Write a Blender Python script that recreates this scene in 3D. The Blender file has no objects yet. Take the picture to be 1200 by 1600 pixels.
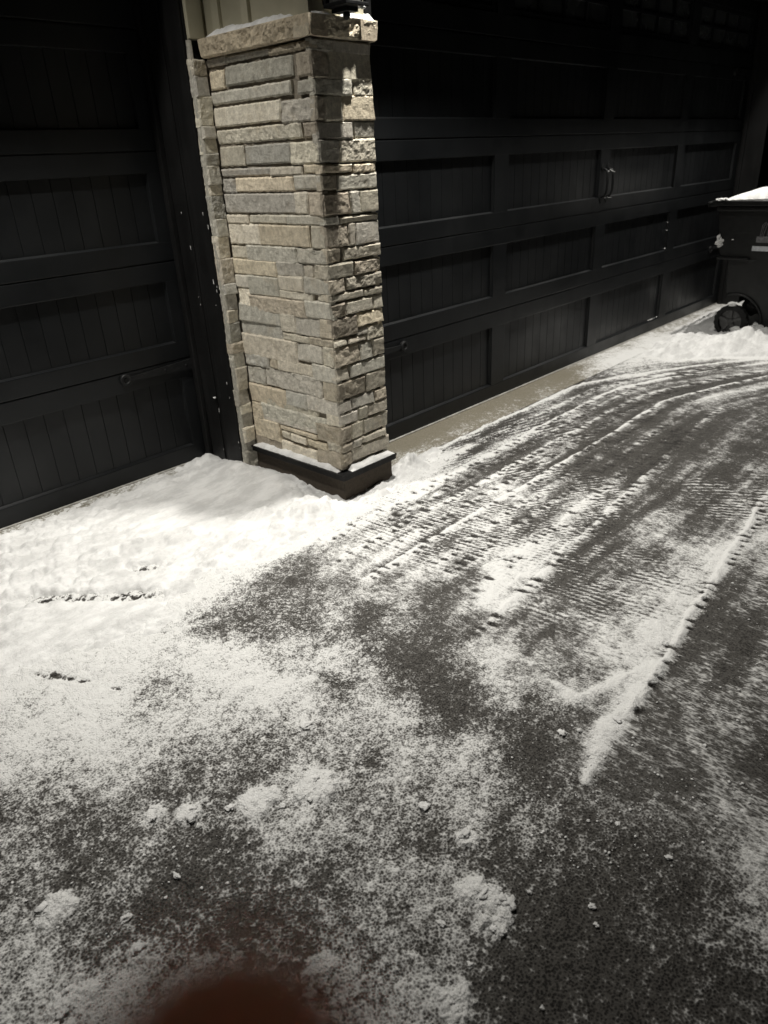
import bpy, bmesh, math, random
import numpy as np
from mathutils import Vector, Matrix, noise as mnoise
R = math.radians
sc = bpy.context.scene
col = sc.collection

# ------------------------------------------------------------------ camera
CAM = Vector((-3.7974, -2.6195, 1.4234))
yaw, pit, rol = 0.799, -0.4516, -0.0517
fwd = Vector((math.sin(yaw)*math.cos(pit), math.cos(yaw)*math.cos(pit), math.sin(pit)))
r0 = Vector((math.cos(yaw), -math.sin(yaw), 0)); u0 = r0.cross(fwd)
rt = r0*math.cos(rol)+u0*math.sin(rol); up = -r0*math.sin(rol)+u0*math.cos(rol)
cd = bpy.data.cameras.new('camera'); cam = bpy.data.objects.new('camera', cd); col.objects.link(cam)
m3 = Matrix((rt, up, -fwd)).transposed()
cam.matrix_world = Matrix.Translation(CAM) @ m3.to_4x4()
cd.sensor_fit = 'VERTICAL'; cd.sensor_height = 36; cd.sensor_width = 36
cd.lens = 1133.9/1600*36
cd.clip_start = 0.004; cd.clip_end = 300
cd.dof.use_dof = True; cd.dof.focus_distance = 2.5; cd.dof.aperture_fstop = 4.4
sc.camera = cam

# ------------------------------------------------------------------ night sky and the house's own soffit lamps
w = bpy.data.worlds.new('World'); sc.world = w; w.use_nodes = True
nt = w.node_tree; bg = nt.nodes['Background']
sky = nt.nodes.new('ShaderNodeTexSky'); sky.sky_type = 'NISHITA'; sky.sun_disc = False
sky.sun_elevation = R(-6); sky.sun_rotation = R(200)
nt.links.new(sky.outputs[0], bg.inputs[0]); bg.inputs[1].default_value = 0.05
sc.view_settings.view_transform = 'Standard'; sc.view_settings.look = 'None'
sc.view_settings.exposure = 0; sc.view_settings.gamma = 1
LAMPS = [  # x, y, z, watts, warm colour
    (-2.86, 0.04, 3.19, 300),
    (-1.36, -0.66, 3.19, 380),
    (0.60, -0.60, 3.19, 190),
    (2.52, -0.60, 3.19, 310),
]
for i, (x, y, z, e) in enumerate(LAMPS):
    ld = bpy.data.lights.new('soffit_lamp', 'SPOT'); ld.energy = e; ld.color = (1, .963, .893)
    ld.spot_size = R(99); ld.spot_blend = 1.0; ld.shadow_soft_size = 0.045
    lo = bpy.data.objects.new('soffit_lamp', ld); col.objects.link(lo); lo.location = (x, y, z)

# surveyed positions in metres on the ground (x, y, amount of snow 0-9), stone courses (along, along, z, z, tone) and bank outlines
SURVEY=[(3.73,-0.02,9),(3.87,-0.28,9),(2.01,0.12,4),(2.14,-0.1,8),(2.27,-0.31,9),(2.4,-0.52,9),(2.52,-0.73,9),(0.85,0.04,2),(0.97,-0.15,3),(1.09,-0.34,7),(1.21,-0.52,6),(1.33,-0.7,3),(1.44,-0.88,3),(1.56,-1.06,4),(-0.04,-0.02,2),(0.07,-0.19,5),(0.18,-0.36,5),(0.29,-0.52,4),(0.4,-0.68,4),(0.51,-0.84,4),(0.62,-0.99,3),(0.72,-1.15,5),(0.83,-1.3,4),(-0.86,0.08,1),(-0.75,-0.08,2),(-0.65,-0.22,5),(-0.54,-0.37,4),(-0.44,-0.52,4),(-0.33,-0.66,4),(-0.23,-0.8,3),(-0.13,-0.94,4),(-0.03,-1.08,3),(0.07,-1.22,3),(0.16,-1.36,3),(0.26,-1.49,2),(-1.23,-0.25,8),(-1.13,-0.38,8),(-1.03,-0.52,4),(-0.93,-0.65,5),(-0.84,-0.78,5),(-0.74,-0.9,5),(-0.65,-1.03,3),(-0.56,-1.16,2),(-0.47,-1.28,3),(-0.38,-1.4,2),(-0.29,-1.52,2),(-0.2,-1.64,2),(-2.68,1.02,9),(-2.58,0.88,9),(-2.48,0.75,9),(-2.38,0.62,9),(-2.28,0.49,9),(-2.18,0.36,9),(-2.08,0.23,9),(-1.99,0.1,9),(-1.89,-0.02,9),(-1.8,-0.15,9),(-1.71,-0.27,8),(-1.61,-0.4,8),(-1.52,-0.52,7),(-1.43,-0.64,6),(-1.34,-0.75,6),(-1.25,-0.87,7),(-1.16,-0.99,7),(-1.08,-1.1,6),(-0.99,-1.22,6),(-0.9,-1.33,3),(-0.82,-1.44,3),(-0.74,-1.55,2),(-0.65,-1.66,2),(-0.57,-1.77,4),(-2.84,0.65,9),(-2.74,0.52,9),(-2.65,0.4,9),(-2.56,0.29,9),(-2.47,0.17,9),(-2.38,0.05,9),(-2.29,-0.06,9),(-2.2,-0.18,9),(-2.11,-0.29,9),(-2.02,-0.4,9),(-1.94,-0.52,8),(-1.85,-0.62,6),(-1.77,-0.73,6),(-1.68,-0.84,5),(-1.6,-0.95,6),(-1.52,-1.06,6),(-1.44,-1.16,5),(-1.36,-1.27,6),(-1.27,-1.37,4),(-1.2,-1.47,3),(-1.12,-1.58,4),(-1.04,-1.68,3),(-0.96,-1.78,3),(-0.88,-1.88,6),(-2.96,0.34,9),(-2.88,0.23,8),(-2.79,0.12,9),(-2.71,0.01,9),(-2.62,-0.1,6),(-2.54,-0.2,8),(-2.46,-0.31,8),(-2.37,-0.41,8),(-2.29,-0.51,5),(-2.21,-0.62,4),(-2.13,-0.72,5),(-2.05,-0.82,6),(-1.97,-0.92,6),(-1.9,-1.02,5),(-1.82,-1.12,5),(-1.74,-1.21,8),(-1.66,-1.31,8),(-1.59,-1.4,5),(-1.51,-1.5,3),(-1.44,-1.6,3),(-1.37,-1.69,3),(-1.29,-1.78,4),(-1.22,-1.87,6),(-1.15,-1.96,4),(-3.07,0.08,7),(-2.99,-0.02,5),(-2.91,-0.12,8),(-2.83,-0.22,5),(-2.75,-0.32,5),(-2.68,-0.42,8),(-2.6,-0.51,8),(-2.52,-0.61,5),(-2.45,-0.7,3),(-2.37,-0.8,3),(-2.3,-0.89,4),(-2.22,-0.98,5),(-2.15,-1.08,4),(-2.08,-1.17,3),(-2.0,-1.26,4),(-1.93,-1.35,8),(-1.86,-1.44,7),(-1.79,-1.52,3),(-1.72,-1.61,3),(-1.65,-1.7,4),(-1.58,-1.78,4),(-1.51,-1.87,6),(-1.44,-1.96,4),(-1.38,-2.04,3),(-3.16,-0.15,9),(-3.09,-0.24,9),(-3.01,-0.33,9),(-2.94,-0.42,9),(-2.87,-0.51,9),(-2.79,-0.6,7),(-2.72,-0.69,3),(-2.65,-0.78,3),(-2.58,-0.87,4),(-2.51,-0.95,3),(-2.44,-1.04,5),(-2.37,-1.13,2),(-2.3,-1.21,3),(-2.23,-1.3,3),(-2.16,-1.38,4),(-2.1,-1.46,4),(-2.03,-1.54,4),(-1.96,-1.63,4),(-1.9,-1.71,5),(-1.83,-1.79,5),(-1.76,-1.87,6),(-1.7,-1.95,4),(-1.64,-2.03,2),(-1.57,-2.11,3),(-3.24,-0.34,9),(-3.17,-0.43,9),(-3.1,-0.51,8),(-3.03,-0.6,9),(-2.96,-0.68,8),(-2.9,-0.76,6),(-2.83,-0.85,8),(-2.76,-0.93,8),(-2.69,-1.01,5),(-2.63,-1.09,6),(-2.56,-1.17,6),(-2.5,-1.25,3),(-2.43,-1.33,2),(-2.37,-1.41,2),(-2.3,-1.48,4),(-2.24,-1.56,7),(-2.18,-1.64,5),(-2.11,-1.72,4),(-2.05,-1.79,4),(-1.99,-1.87,5),(-1.93,-1.94,5),(-1.86,-2.02,3),(-1.8,-2.09,3),(-1.74,-2.16,2),(-3.31,-0.51,8),(-3.24,-0.59,8),(-3.18,-0.67,9),(-3.12,-0.75,8),(-3.05,-0.83,5),(-2.99,-0.9,5),(-2.92,-0.98,7),(-2.86,-1.06,8),(-2.8,-1.13,8),(-2.73,-1.21,7),(-2.67,-1.28,3),(-2.61,-1.36,5),(-2.55,-1.43,4),(-2.49,-1.51,1),(-2.43,-1.58,2),(-2.37,-1.65,6),(-2.31,-1.72,4),(-2.25,-1.8,5),(-2.19,-1.87,3),(-2.13,-1.94,5),(-2.07,-2.01,4),(-2.01,-2.08,4),(-1.95,-2.15,4),(-1.9,-2.22,3),(-3.37,-0.66,8),(-3.31,-0.74,8),(-3.25,-0.81,8),(-3.19,-0.88,6),(-3.13,-0.96,6),(-3.06,-1.03,7),(-3.0,-1.1,6),(-2.94,-1.17,5),(-2.88,-1.24,5),(-2.83,-1.31,6),(-2.77,-1.38,5),(-2.71,-1.45,5),(-2.65,-1.52,6),(-2.59,-1.59,4),(-2.54,-1.66,2),(-2.48,-1.73,2),(-2.42,-1.8,3),(-2.36,-1.86,4),(-2.31,-1.93,3),(-2.25,-2.0,4),(-2.2,-2.06,3),(-2.14,-2.13,3),(-2.09,-2.2,4),(-2.03,-2.26,3),(-3.43,-0.8,8),(-3.37,-0.86,7),(-3.31,-0.93,6),(-3.25,-1.0,7),(-3.19,-1.07,7),(-3.14,-1.14,6),(-3.08,-1.21,5),(-3.02,-1.27,5),(-2.96,-1.34,5),(-2.91,-1.41,5),(-2.85,-1.47,5),(-2.8,-1.54,4),(-2.74,-1.61,5),(-2.69,-1.67,6),(-2.63,-1.74,7),(-2.58,-1.8,4),(-2.52,-1.86,2),(-2.47,-1.93,4),(-2.42,-1.99,5),(-2.36,-2.05,3),(-2.31,-2.12,3),(-2.26,-2.18,3),(-2.2,-2.24,3),(-2.15,-2.3,3),(-3.48,-0.91,6),(-3.42,-0.98,4),(-3.36,-1.04,4),(-3.31,-1.11,6),(-3.25,-1.17,3),(-3.2,-1.24,3),(-3.14,-1.3,4),(-3.09,-1.37,4),(-3.04,-1.43,4),(-2.98,-1.49,8),(-2.93,-1.56,5),(-2.88,-1.62,4),(-2.82,-1.68,5),(-2.77,-1.74,4),(-2.72,-1.8,5),(-2.67,-1.86,5),(-2.62,-1.92,3),(-2.56,-1.98,3),(-2.51,-2.04,3),(-2.46,-2.1,3),(-2.41,-2.16,3),(-2.36,-2.22,2),(-2.31,-2.28,4),(-2.26,-2.34,3),(-3.52,-1.02,3),(-3.47,-1.08,4),(-3.41,-1.14,3),(-3.36,-1.21,4),(-3.31,-1.27,4),(-3.26,-1.33,4),(-3.2,-1.39,4),(-3.15,-1.45,4),(-3.1,-1.51,6),(-3.05,-1.57,5),(-3.0,-1.63,3),(-2.95,-1.69,4),(-2.9,-1.75,5),(-2.85,-1.8,4),(-2.8,-1.86,5),(-2.75,-1.92,3),(-2.7,-1.98,3),(-2.65,-2.04,3),(-2.6,-2.09,4),(-2.55,-2.15,3),(-2.5,-2.2,3),(-2.46,-2.26,3),(-2.41,-2.32,4),(-2.36,-2.37,5),(-3.56,-1.12,4),(-3.51,-1.18,3),(-3.46,-1.24,3),(-3.41,-1.29,3),(-3.36,-1.35,3),(-3.31,-1.41,3),(-3.26,-1.47,2),(-3.21,-1.52,2),(-3.16,-1.58,4),(-3.11,-1.64,4),(-3.06,-1.69,4),(-3.01,-1.75,4),(-2.97,-1.81,4),(-2.92,-1.86,3),(-2.87,-1.92,3),(-2.82,-1.97,3),(-2.78,-2.03,3),(-2.73,-2.08,2),(-2.68,-2.14,3),(-2.64,-2.19,2),(-2.59,-2.24,2),(-2.54,-2.3,3),(-2.5,-2.35,4),(-2.45,-2.4,5),(-3.6,-1.2,3),(-3.55,-1.26,4),(-3.5,-1.32,3),(-3.45,-1.37,4),(-3.4,-1.43,3),(-3.36,-1.48,2),(-3.31,-1.54,2),(-3.26,-1.59,2),(-3.21,-1.65,2),(-3.17,-1.7,3),(-3.12,-1.75,4),(-3.07,-1.81,6),(-3.03,-1.86,4),(-2.98,-1.91,3),(-2.94,-1.97,5),(-2.89,-2.02,2),(-2.84,-2.07,2),(-2.8,-2.12,2),(-2.76,-2.17,2),(-2.71,-2.23,2),(-2.66,-2.28,2),(-2.62,-2.33,2),(-2.58,-2.38,3),(-2.53,-2.43,5),(-3.63,-1.28,4),(-3.58,-1.34,5),(-3.54,-1.39,3),(-3.49,-1.44,3),(-3.44,-1.5,3),(-3.4,-1.55,3),(-3.35,-1.6,2),(-3.31,-1.65,2),(-3.26,-1.71,2),(-3.22,-1.76,3),(-3.17,-1.81,4),(-3.13,-1.86,5),(-3.08,-1.91,4),(-3.04,-1.96,4),(-3.0,-2.01,3),(-2.95,-2.06,5),(-2.91,-2.11,2),(-2.86,-2.16,1),(-2.82,-2.21,2),(-2.78,-2.26,1),(-2.74,-2.31,2),(-2.69,-2.36,2),(-2.65,-2.41,3),(-2.61,-2.46,4),(-3.66,-1.36,4),(-3.61,-1.41,5),(-3.57,-1.46,4),(-3.52,-1.51,5),(-3.48,-1.56,4),(-3.44,-1.61,5),(-3.39,-1.66,4),(-3.35,-1.71,3),(-3.31,-1.76,3),(-3.26,-1.81,3),(-3.22,-1.86,5),(-3.18,-1.91,5),(-3.14,-1.96,5),(-3.09,-2.01,4),(-3.05,-2.05,4),(-3.01,-2.1,3),(-2.97,-2.15,2),(-2.92,-2.2,1),(-2.88,-2.24,1),(-2.84,-2.29,1),(-2.8,-2.34,2),(-2.76,-2.39,2),(-2.72,-2.43,3),(-2.68,-2.48,4),(-3.69,-1.43,6),(-3.64,-1.48,6),(-3.6,-1.52,5),(-3.56,-1.57,7),(-3.52,-1.62,6),(-3.47,-1.67,5),(-3.43,-1.72,5),(-3.39,-1.76,5),(-3.35,-1.81,4),(-3.31,-1.86,4),(-3.26,-1.91,5),(-3.22,-1.95,6),(-3.18,-2.0,5),(-3.14,-2.05,5),(-3.1,-2.09,3),(-3.06,-2.14,2),(-3.02,-2.18,1),(-2.98,-2.23,1),(-2.94,-2.28,1),(-2.9,-2.32,1),(-2.86,-2.37,1),(-2.82,-2.41,2),(-2.78,-2.46,2),(-2.74,-2.5,3),(-3.71,-1.49,5),(-3.67,-1.54,5),(-3.63,-1.58,7),(-3.59,-1.63,7),(-3.55,-1.68,7),(-3.51,-1.72,6),(-3.47,-1.77,6),(-3.43,-1.81,6),(-3.39,-1.86,6),(-3.35,-1.9,6),(-3.31,-1.95,5),(-3.27,-1.99,5),(-3.23,-2.04,5),(-3.19,-2.08,4),(-3.15,-2.13,4),(-3.11,-2.17,2),(-3.07,-2.22,1),(-3.03,-2.26,1),(-2.99,-2.3,1),(-2.95,-2.35,1),(-2.92,-2.39,1),(-2.88,-2.44,2),(-2.84,-2.48,2),(-2.8,-2.52,3)]
LEFT_STONES=[(0.169,0.302,1.802,1.83,'g'),(-0.107,0.175,1.805,1.825,'g'),(-0.324,-0.103,1.8,1.822,'y'),(0.193,0.305,1.718,1.782,'y'),(-0.233,0.182,1.723,1.789,'g'),(-0.344,-0.253,1.715,1.788,'b'),(-0.22,0.312,1.664,1.706,'g'),(-0.347,-0.255,1.659,1.7,'g'),(-0.147,0.314,1.58,1.649,'m'),(-0.354,-0.152,1.569,1.642,'g'),(-0.257,0.307,1.514,1.565,'c'),(-0.356,-0.265,1.513,1.561,'b'),(0.12,0.308,1.428,1.502,'m'),(-0.177,0.12,1.431,1.499,'s'),(-0.359,-0.176,1.424,1.498,'m'),(-0.044,0.295,1.388,1.416,'s'),(-0.24,-0.044,1.385,1.415,'m'),(-0.361,-0.253,1.39,1.417,'y'),(0.205,0.303,1.325,1.377,'s'),(-0.18,0.203,1.327,1.379,'y'),(-0.346,-0.186,1.332,1.381,'g'),(-0.187,0.309,1.243,1.317,'s'),(-0.257,-0.181,1.242,1.32,'m'),(-0.354,-0.258,1.235,1.319,'b'),(0.139,0.303,1.199,1.232,'m'),(-0.117,0.139,1.202,1.234,'m'),(-0.352,-0.118,1.2,1.235,'g'),(0.077,0.31,1.114,1.195,'c'),(-0.252,0.074,1.114,1.195,'y'),(-0.354,-0.263,1.113,1.195,'m'),(0.181,0.301,1.051,1.104,'m'),(-0.158,0.184,1.044,1.109,'g'),(-0.353,-0.159,1.051,1.109,'g'),(-0.017,0.307,0.982,1.046,'y'),(-0.193,-0.015,0.99,1.05,'g'),(-0.258,-0.191,0.991,1.045,'m'),(-0.359,-0.259,0.991,1.048,'m'),(0.192,0.293,0.922,0.976,'g'),(-0.015,0.199,0.896,0.979,'g'),(-0.187,-0.017,0.93,0.991,'m'),(-0.358,-0.188,0.93,0.995,'g'),(0.194,0.297,0.839,0.919,'c'),(-0.24,-0.016,0.897,0.931,'c'),(-0.362,-0.264,0.901,0.936,'m'),(-0.185,0.207,0.822,0.892,'b'),(-0.361,-0.182,0.83,0.899,'g'),(-0.005,0.308,0.77,0.848,'g'),(-0.108,0.002,0.748,0.831,'m'),(-0.27,-0.101,0.747,0.834,'g'),(-0.359,-0.268,0.751,0.83,'b'),(-0.01,0.306,0.702,0.776,'s'),(-0.187,-0.008,0.712,0.741,'m'),(-0.357,-0.189,0.71,0.744,'b'),(-0.101,0.29,0.607,0.709,'c'),(-0.268,-0.098,0.632,0.708,'g'),(-0.368,-0.267,0.628,0.712,'m'),(0.121,0.294,0.558,0.616,'s'),(0.055,0.121,0.567,0.611,'b'),(-0.192,0.054,0.563,0.615,'m'),(-0.359,-0.193,0.556,0.626,'g'),(0.161,0.295,0.469,0.55,'g'),(-0.247,0.161,0.474,0.563,'g'),(-0.36,-0.255,0.475,0.558,'b'),(0.014,0.303,0.372,0.463,'y'),(-0.132,0.02,0.4,0.469,'s'),(-0.349,-0.132,0.406,0.475,'g'),(0.205,0.29,0.289,0.366,'y'),(-0.201,0.169,0.359,0.41,'m'),(-0.255,0.212,0.3,0.375,'g'),(-0.344,-0.261,0.357,0.412,'m'),(0.09,0.303,0.19,0.291,'y'),(-0.182,0.21,0.291,0.315,'g'),(-0.182,0.088,0.263,0.283,'y'),(-0.347,-0.183,0.27,0.352,'b'),(0.014,0.088,0.221,0.255,'m'),(-0.105,0.012,0.223,0.255,'c'),(-0.249,-0.11,0.222,0.253,'y'),(-0.341,-0.253,0.232,0.272,'m'),(0.092,0.312,0.143,0.196,'b'),(-0.174,0.098,0.147,0.203,'c'),(-0.337,-0.171,0.154,0.232,'b')]
FRONT_STONES=[(-1.735,-1.602,1.792,1.824,'g'),(-1.6,-1.397,1.79,1.823,'g'),(-1.723,-1.635,1.708,1.787,'b'),(-1.635,-1.4,1.705,1.79,'m'),(-1.721,-1.519,1.654,1.701,'g'),(-1.506,-1.396,1.654,1.707,'m'),(-1.712,-1.667,1.572,1.644,'b'),(-1.671,-1.573,1.569,1.646,'m'),(-1.573,-1.394,1.57,1.648,'y'),(-1.71,-1.527,1.508,1.559,'g'),(-1.522,-1.397,1.509,1.56,'g'),(-1.71,-1.602,1.428,1.499,'g'),(-1.602,-1.393,1.425,1.497,'m'),(-1.705,-1.541,1.391,1.411,'y'),(-1.533,-1.399,1.385,1.409,'y'),(-1.721,-1.631,1.331,1.378,'b'),(-1.625,-1.397,1.325,1.373,'g'),(-1.716,-1.566,1.239,1.309,'b'),(-1.564,-1.505,1.236,1.311,'g'),(-1.506,-1.392,1.237,1.31,'m'),(-1.712,-1.635,1.204,1.228,'g'),(-1.627,-1.399,1.203,1.218,'m'),(-1.716,-1.587,1.118,1.192,'b'),(-1.587,-1.545,1.115,1.194,'m'),(-1.545,-1.396,1.114,1.191,'g'),(-1.712,-1.636,1.06,1.107,'b'),(-1.622,-1.401,1.062,1.1,'m'),(-1.701,-1.566,0.997,1.044,'m'),(-1.56,-1.403,0.997,1.041,'b'),(-1.705,-1.622,0.94,0.987,'b'),(-1.614,-1.401,0.942,0.982,'m'),(-1.704,-1.519,0.905,0.925,'m'),(-1.516,-1.4,0.903,0.921,'m'),(-1.706,-1.632,0.838,0.886,'b'),(-1.625,-1.463,0.843,0.886,'m'),(-1.46,-1.402,0.842,0.888,'m'),(-1.706,-1.567,0.755,0.826,'b'),(-1.565,-1.403,0.782,0.826,'y'),(-1.702,-1.632,0.719,0.735,'m'),(-1.63,-1.518,0.719,0.733,'m'),(-1.568,-1.506,0.746,0.766,'g'),(-1.511,-1.405,0.714,0.765,'m'),(-1.7,-1.561,0.633,0.7,'b'),(-1.561,-1.481,0.633,0.698,'g'),(-1.48,-1.406,0.634,0.7,'m'),(-1.704,-1.636,0.57,0.615,'m'),(-1.627,-1.406,0.57,0.616,'g'),(-1.705,-1.536,0.485,0.552,'b'),(-1.533,-1.407,0.485,0.557,'m'),(-1.714,-1.634,0.425,0.464,'g'),(-1.631,-1.489,0.426,0.469,'g'),(-1.484,-1.41,0.428,0.467,'b'),(-1.716,-1.598,0.367,0.408,'g'),(-1.597,-1.535,0.363,0.413,'m'),(-1.535,-1.41,0.369,0.411,'m'),(-1.717,-1.644,0.281,0.348,'b'),(-1.645,-1.568,0.285,0.352,'m'),(-1.568,-1.414,0.29,0.349,'m'),(-1.718,-1.643,0.237,0.264,'b'),(-1.64,-1.581,0.239,0.268,'g'),(-1.579,-1.42,0.246,0.27,'m'),(-1.725,-1.652,0.173,0.227,'b'),(-1.651,-1.416,0.178,0.23,'c')]
BANK_LEFT=[(-3.04,0.716),(-2.888,0.681),(-1.75,0.676),(-1.695,0.349),(-1.667,0.023),(-1.693,-0.326),(-1.373,-0.275),(-1.146,-0.292),(-0.792,-0.379),(-1.096,-0.465),(-1.473,-0.533),(-1.793,-0.51),(-2.118,-0.533),(-2.369,-0.513),(-2.568,-0.495),(-2.749,-0.579),(-2.95,-0.602),(-3.156,-0.567),(-3.332,-0.454),(-3.45,-0.359)]
BANK_RIGHT=[(1.43,-0.217),(2.613,-0.083),(3.8,-0.026),(6.187,-0.039),(2.892,-1.302),(1.905,-1.258),(1.681,-0.764),(1.411,-0.546)]
HOLES=[(-3.016,-0.093,0.07),(-2.942,-0.172,0.06),(-2.791,-0.324,0.07),(-2.666,-0.179,0.06),(-3.22,-0.524,0.025),(-3.205,-0.558,0.03),(-3.186,-0.606,0.02),(-3.16,-0.652,0.015),(-3.11,-0.769,0.015),(-2.834,-0.306,0.05)]
CHUNKS=[(-2.407,-1.899,0.024),(-2.599,-2.276,0.022),(-3.224,-1.354,0.045),(-3.289,-1.287,0.03),(-3.1,-1.448,0.045),(-3.572,-1.344,0.045),(-3.478,-1.486,0.026),(-3.35,-1.479,0.02),(-2.842,-1.775,0.026),(-2.847,-1.903,0.028),(-2.936,-2.029,0.05),(-2.972,-2.092,0.03),(-3.151,-2.12,0.036),(-3.049,-1.995,0.02),(-2.974,-1.533,0.055),(-2.845,-1.346,0.028),(-3.647,-1.562,0.055),(-3.498,-1.572,0.028),(-3.272,-1.87,0.03),(-2.844,-2.233,0.013),(-3.078,-2.09,0.018),(-3.156,-1.413,0.018),(-3.14,-1.462,0.016),(-3.067,-1.508,0.018),(-2.813,-2.206,0.012),(-3.055,-2.237,0.012),(-2.87,-2.091,0.012),(-2.587,-2.151,0.012),(-2.212,-2.205,0.014),(-2.273,-1.989,0.022),(-2.47,-1.245,0.012)]
CHUNK_LABELS={0: 'round white snow pebble just inside the fork of the shovel ridge', 1: 'bright split flake of snow alone on dark asphalt at right', 2: 'largest smear of snow lumps in the row at lower left', 3: 'small snow lump at the left end of the row at lower left', 4: 'long trail of snow lumps right of the largest smear', 5: 'flat snow patch near the left edge at lower left', 6: 'small flat snow flake on dark asphalt right of the left edge patch', 7: 'tiny bright flake on the darkest asphalt at lower left', 8: 'soft round snow puff low in the middle of the drive', 9: 'ragged snow puff right of and below the soft round one', 10: 'broad ragged snow patch right of centre near the bottom', 11: 'lower lobe of snow below the broad ragged patch', 12: 'tall narrow lump of snow at the very bottom right of centre', 13: 'thin snow flake just left of the lower lobe', 14: 'wide soft heap of snow on the drive right of the lump row', 15: 'rounded snow lump above the wide soft heap', 16: 'large snow patch in the bottom left corner', 17: 'snow lump left of the fingertip', 18: 'snow lump right of the fingertip'}


# ------------------------------------------------------------------ helpers
def tag(o, label=None, cat=None, group=None, kind=None):
    if label: o['label'] = label
    if cat: o['category'] = cat
    if group: o['group'] = group
    if kind: o['kind'] = kind
    return o

def empty(name, loc=(0, 0, 0)):
    o = bpy.data.objects.new(name, None); o.empty_display_size = .1; col.objects.link(o); o.location = loc
    return o

class MB:
    def __init__(s): s.v = []; s.f = []; s.c = []
    def add(s, vs, fs, c=None):
        b = len(s.v); s.v += [tuple(q) for q in vs]; s.f += [tuple(i+b for i in f) for f in fs]
        s.c += [c]*len(vs)
        return s
    def box(s, x0, x1, y0, y1, z0, z1, c=None, b=0):
        if b <= 0:
            vs = [(x, y, z) for x in (x0, x1) for y in (y0, y1) for z in (z0, z1)]
            return s.add(vs, [(0, 1, 3, 2), (4, 6, 7, 5), (0, 4, 5, 1), (2, 3, 7, 6), (0, 2, 6, 4), (1, 5, 7, 3)], c)
        bm = bmesh.new(); bmesh.ops.create_cube(bm, size=1)
        for v in bm.verts:
            v.co = Vector(((x0+x1)/2+v.co.x*(x1-x0), (y0+y1)/2+v.co.y*(y1-y0), (z0+z1)/2+v.co.z*(z1-z0)))
        bmesh.ops.bevel(bm, geom=bm.edges[:], offset=b, segments=2, affect='EDGES', profile=.6)
        bm.verts.index_update()
        s.add([v.co[:] for v in bm.verts], [[v.index for v in f.verts] for f in bm.faces], c); bm.free()
        return s
    def prism(s, pts, a0, a1, axis='y'):
        """polygon pts extruded along axis between a0 and a1"""
        n = len(pts)
        def P(q, a):
            if axis == 'y': return (q[0], a, q[1])
            if axis == 'x': return (a, q[0], q[1])
            return (q[0], q[1], a)
        vs = [P(q, a0) for q in pts]+[P(q, a1) for q in pts]
        fs = [tuple(range(n)), tuple(range(2*n-1, n-1, -1))]+[(i, (i+1) % n, n+(i+1) % n, n+i) for i in range(n)]
        return s.add(vs, fs)
    def tube(s, path, rad, n=10, cap=True):
        path = [Vector(q) for q in path]; rads = rad if isinstance(rad, (list, tuple)) else [rad]*len(path)
        rings = []; ref = None
        for i, q in enumerate(path):
            t = (path[min(i+1, len(path)-1)]-path[max(i-1, 0)]).normalized()
            if ref is None:
                ref = Vector((0, 0, 1)) if abs(t.z) < .9 else Vector((1, 0, 0))
            a = (ref-t*ref.dot(t)).normalized(); ref = a; b = t.cross(a)
            rings.append([q+(a*math.cos(2*math.pi*k/n)+b*math.sin(2*math.pi*k/n))*rads[i] for k in range(n)])
        vs = [p for r in rings for p in r]; fs = []
        for i in range(len(rings)-1):
            for k in range(n):
                fs.append((i*n+k, i*n+(k+1) % n, (i+1)*n+(k+1) % n, (i+1)*n+k))
        if cap: fs += [tuple(range(n-1, -1, -1)), tuple(range((len(rings)-1)*n, len(rings)*n))]
        return s.add(vs, fs)
    def lathe(s, c, prof, axis='z', n=28):
        vs = []; c = Vector(c)
        for (r, h) in prof:
            for k in range(n):
                a = 2*math.pi*k/n; u, v = r*math.cos(a), r*math.sin(a)
                vs.append(c+(Vector((u, v, h)) if axis == 'z' else Vector((h, u, v)) if axis == 'x' else Vector((u, h, v))))
        fs = [(i*n+k, i*n+(k+1) % n, (i+1)*n+(k+1) % n, (i+1)*n+k) for i in range(len(prof)-1) for k in range(n)]
        fs += [tuple(range(n)), tuple(range((len(prof)-1)*n, len(prof)*n))]
        return s.add(vs, fs)
    def build(s, name, mat, parent=None, smooth=False):
        me = bpy.data.meshes.new(name); me.from_pydata(s.v, [], s.f); me.validate()
        if any(c is not None for c in s.c):
            at = me.color_attributes.new('tone', 'FLOAT_COLOR', 'POINT')
            for i, c in enumerate(s.c): at.data[i].color = (*(c or (1, 1, 1)), 1)
        bm = bmesh.new(); bm.from_mesh(me); bmesh.ops.recalc_face_normals(bm, faces=bm.faces[:]); bm.to_mesh(me); bm.free()
        if smooth: me.polygons.foreach_set('use_smooth', [True]*len(me.polygons))
        me.materials.append(mat)
        o = bpy.data.objects.new(name, me); col.objects.link(o)
        if parent:
            o.parent = parent; o.matrix_parent_inverse = Matrix.Translation(parent.location).inverted()
        return o

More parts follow.
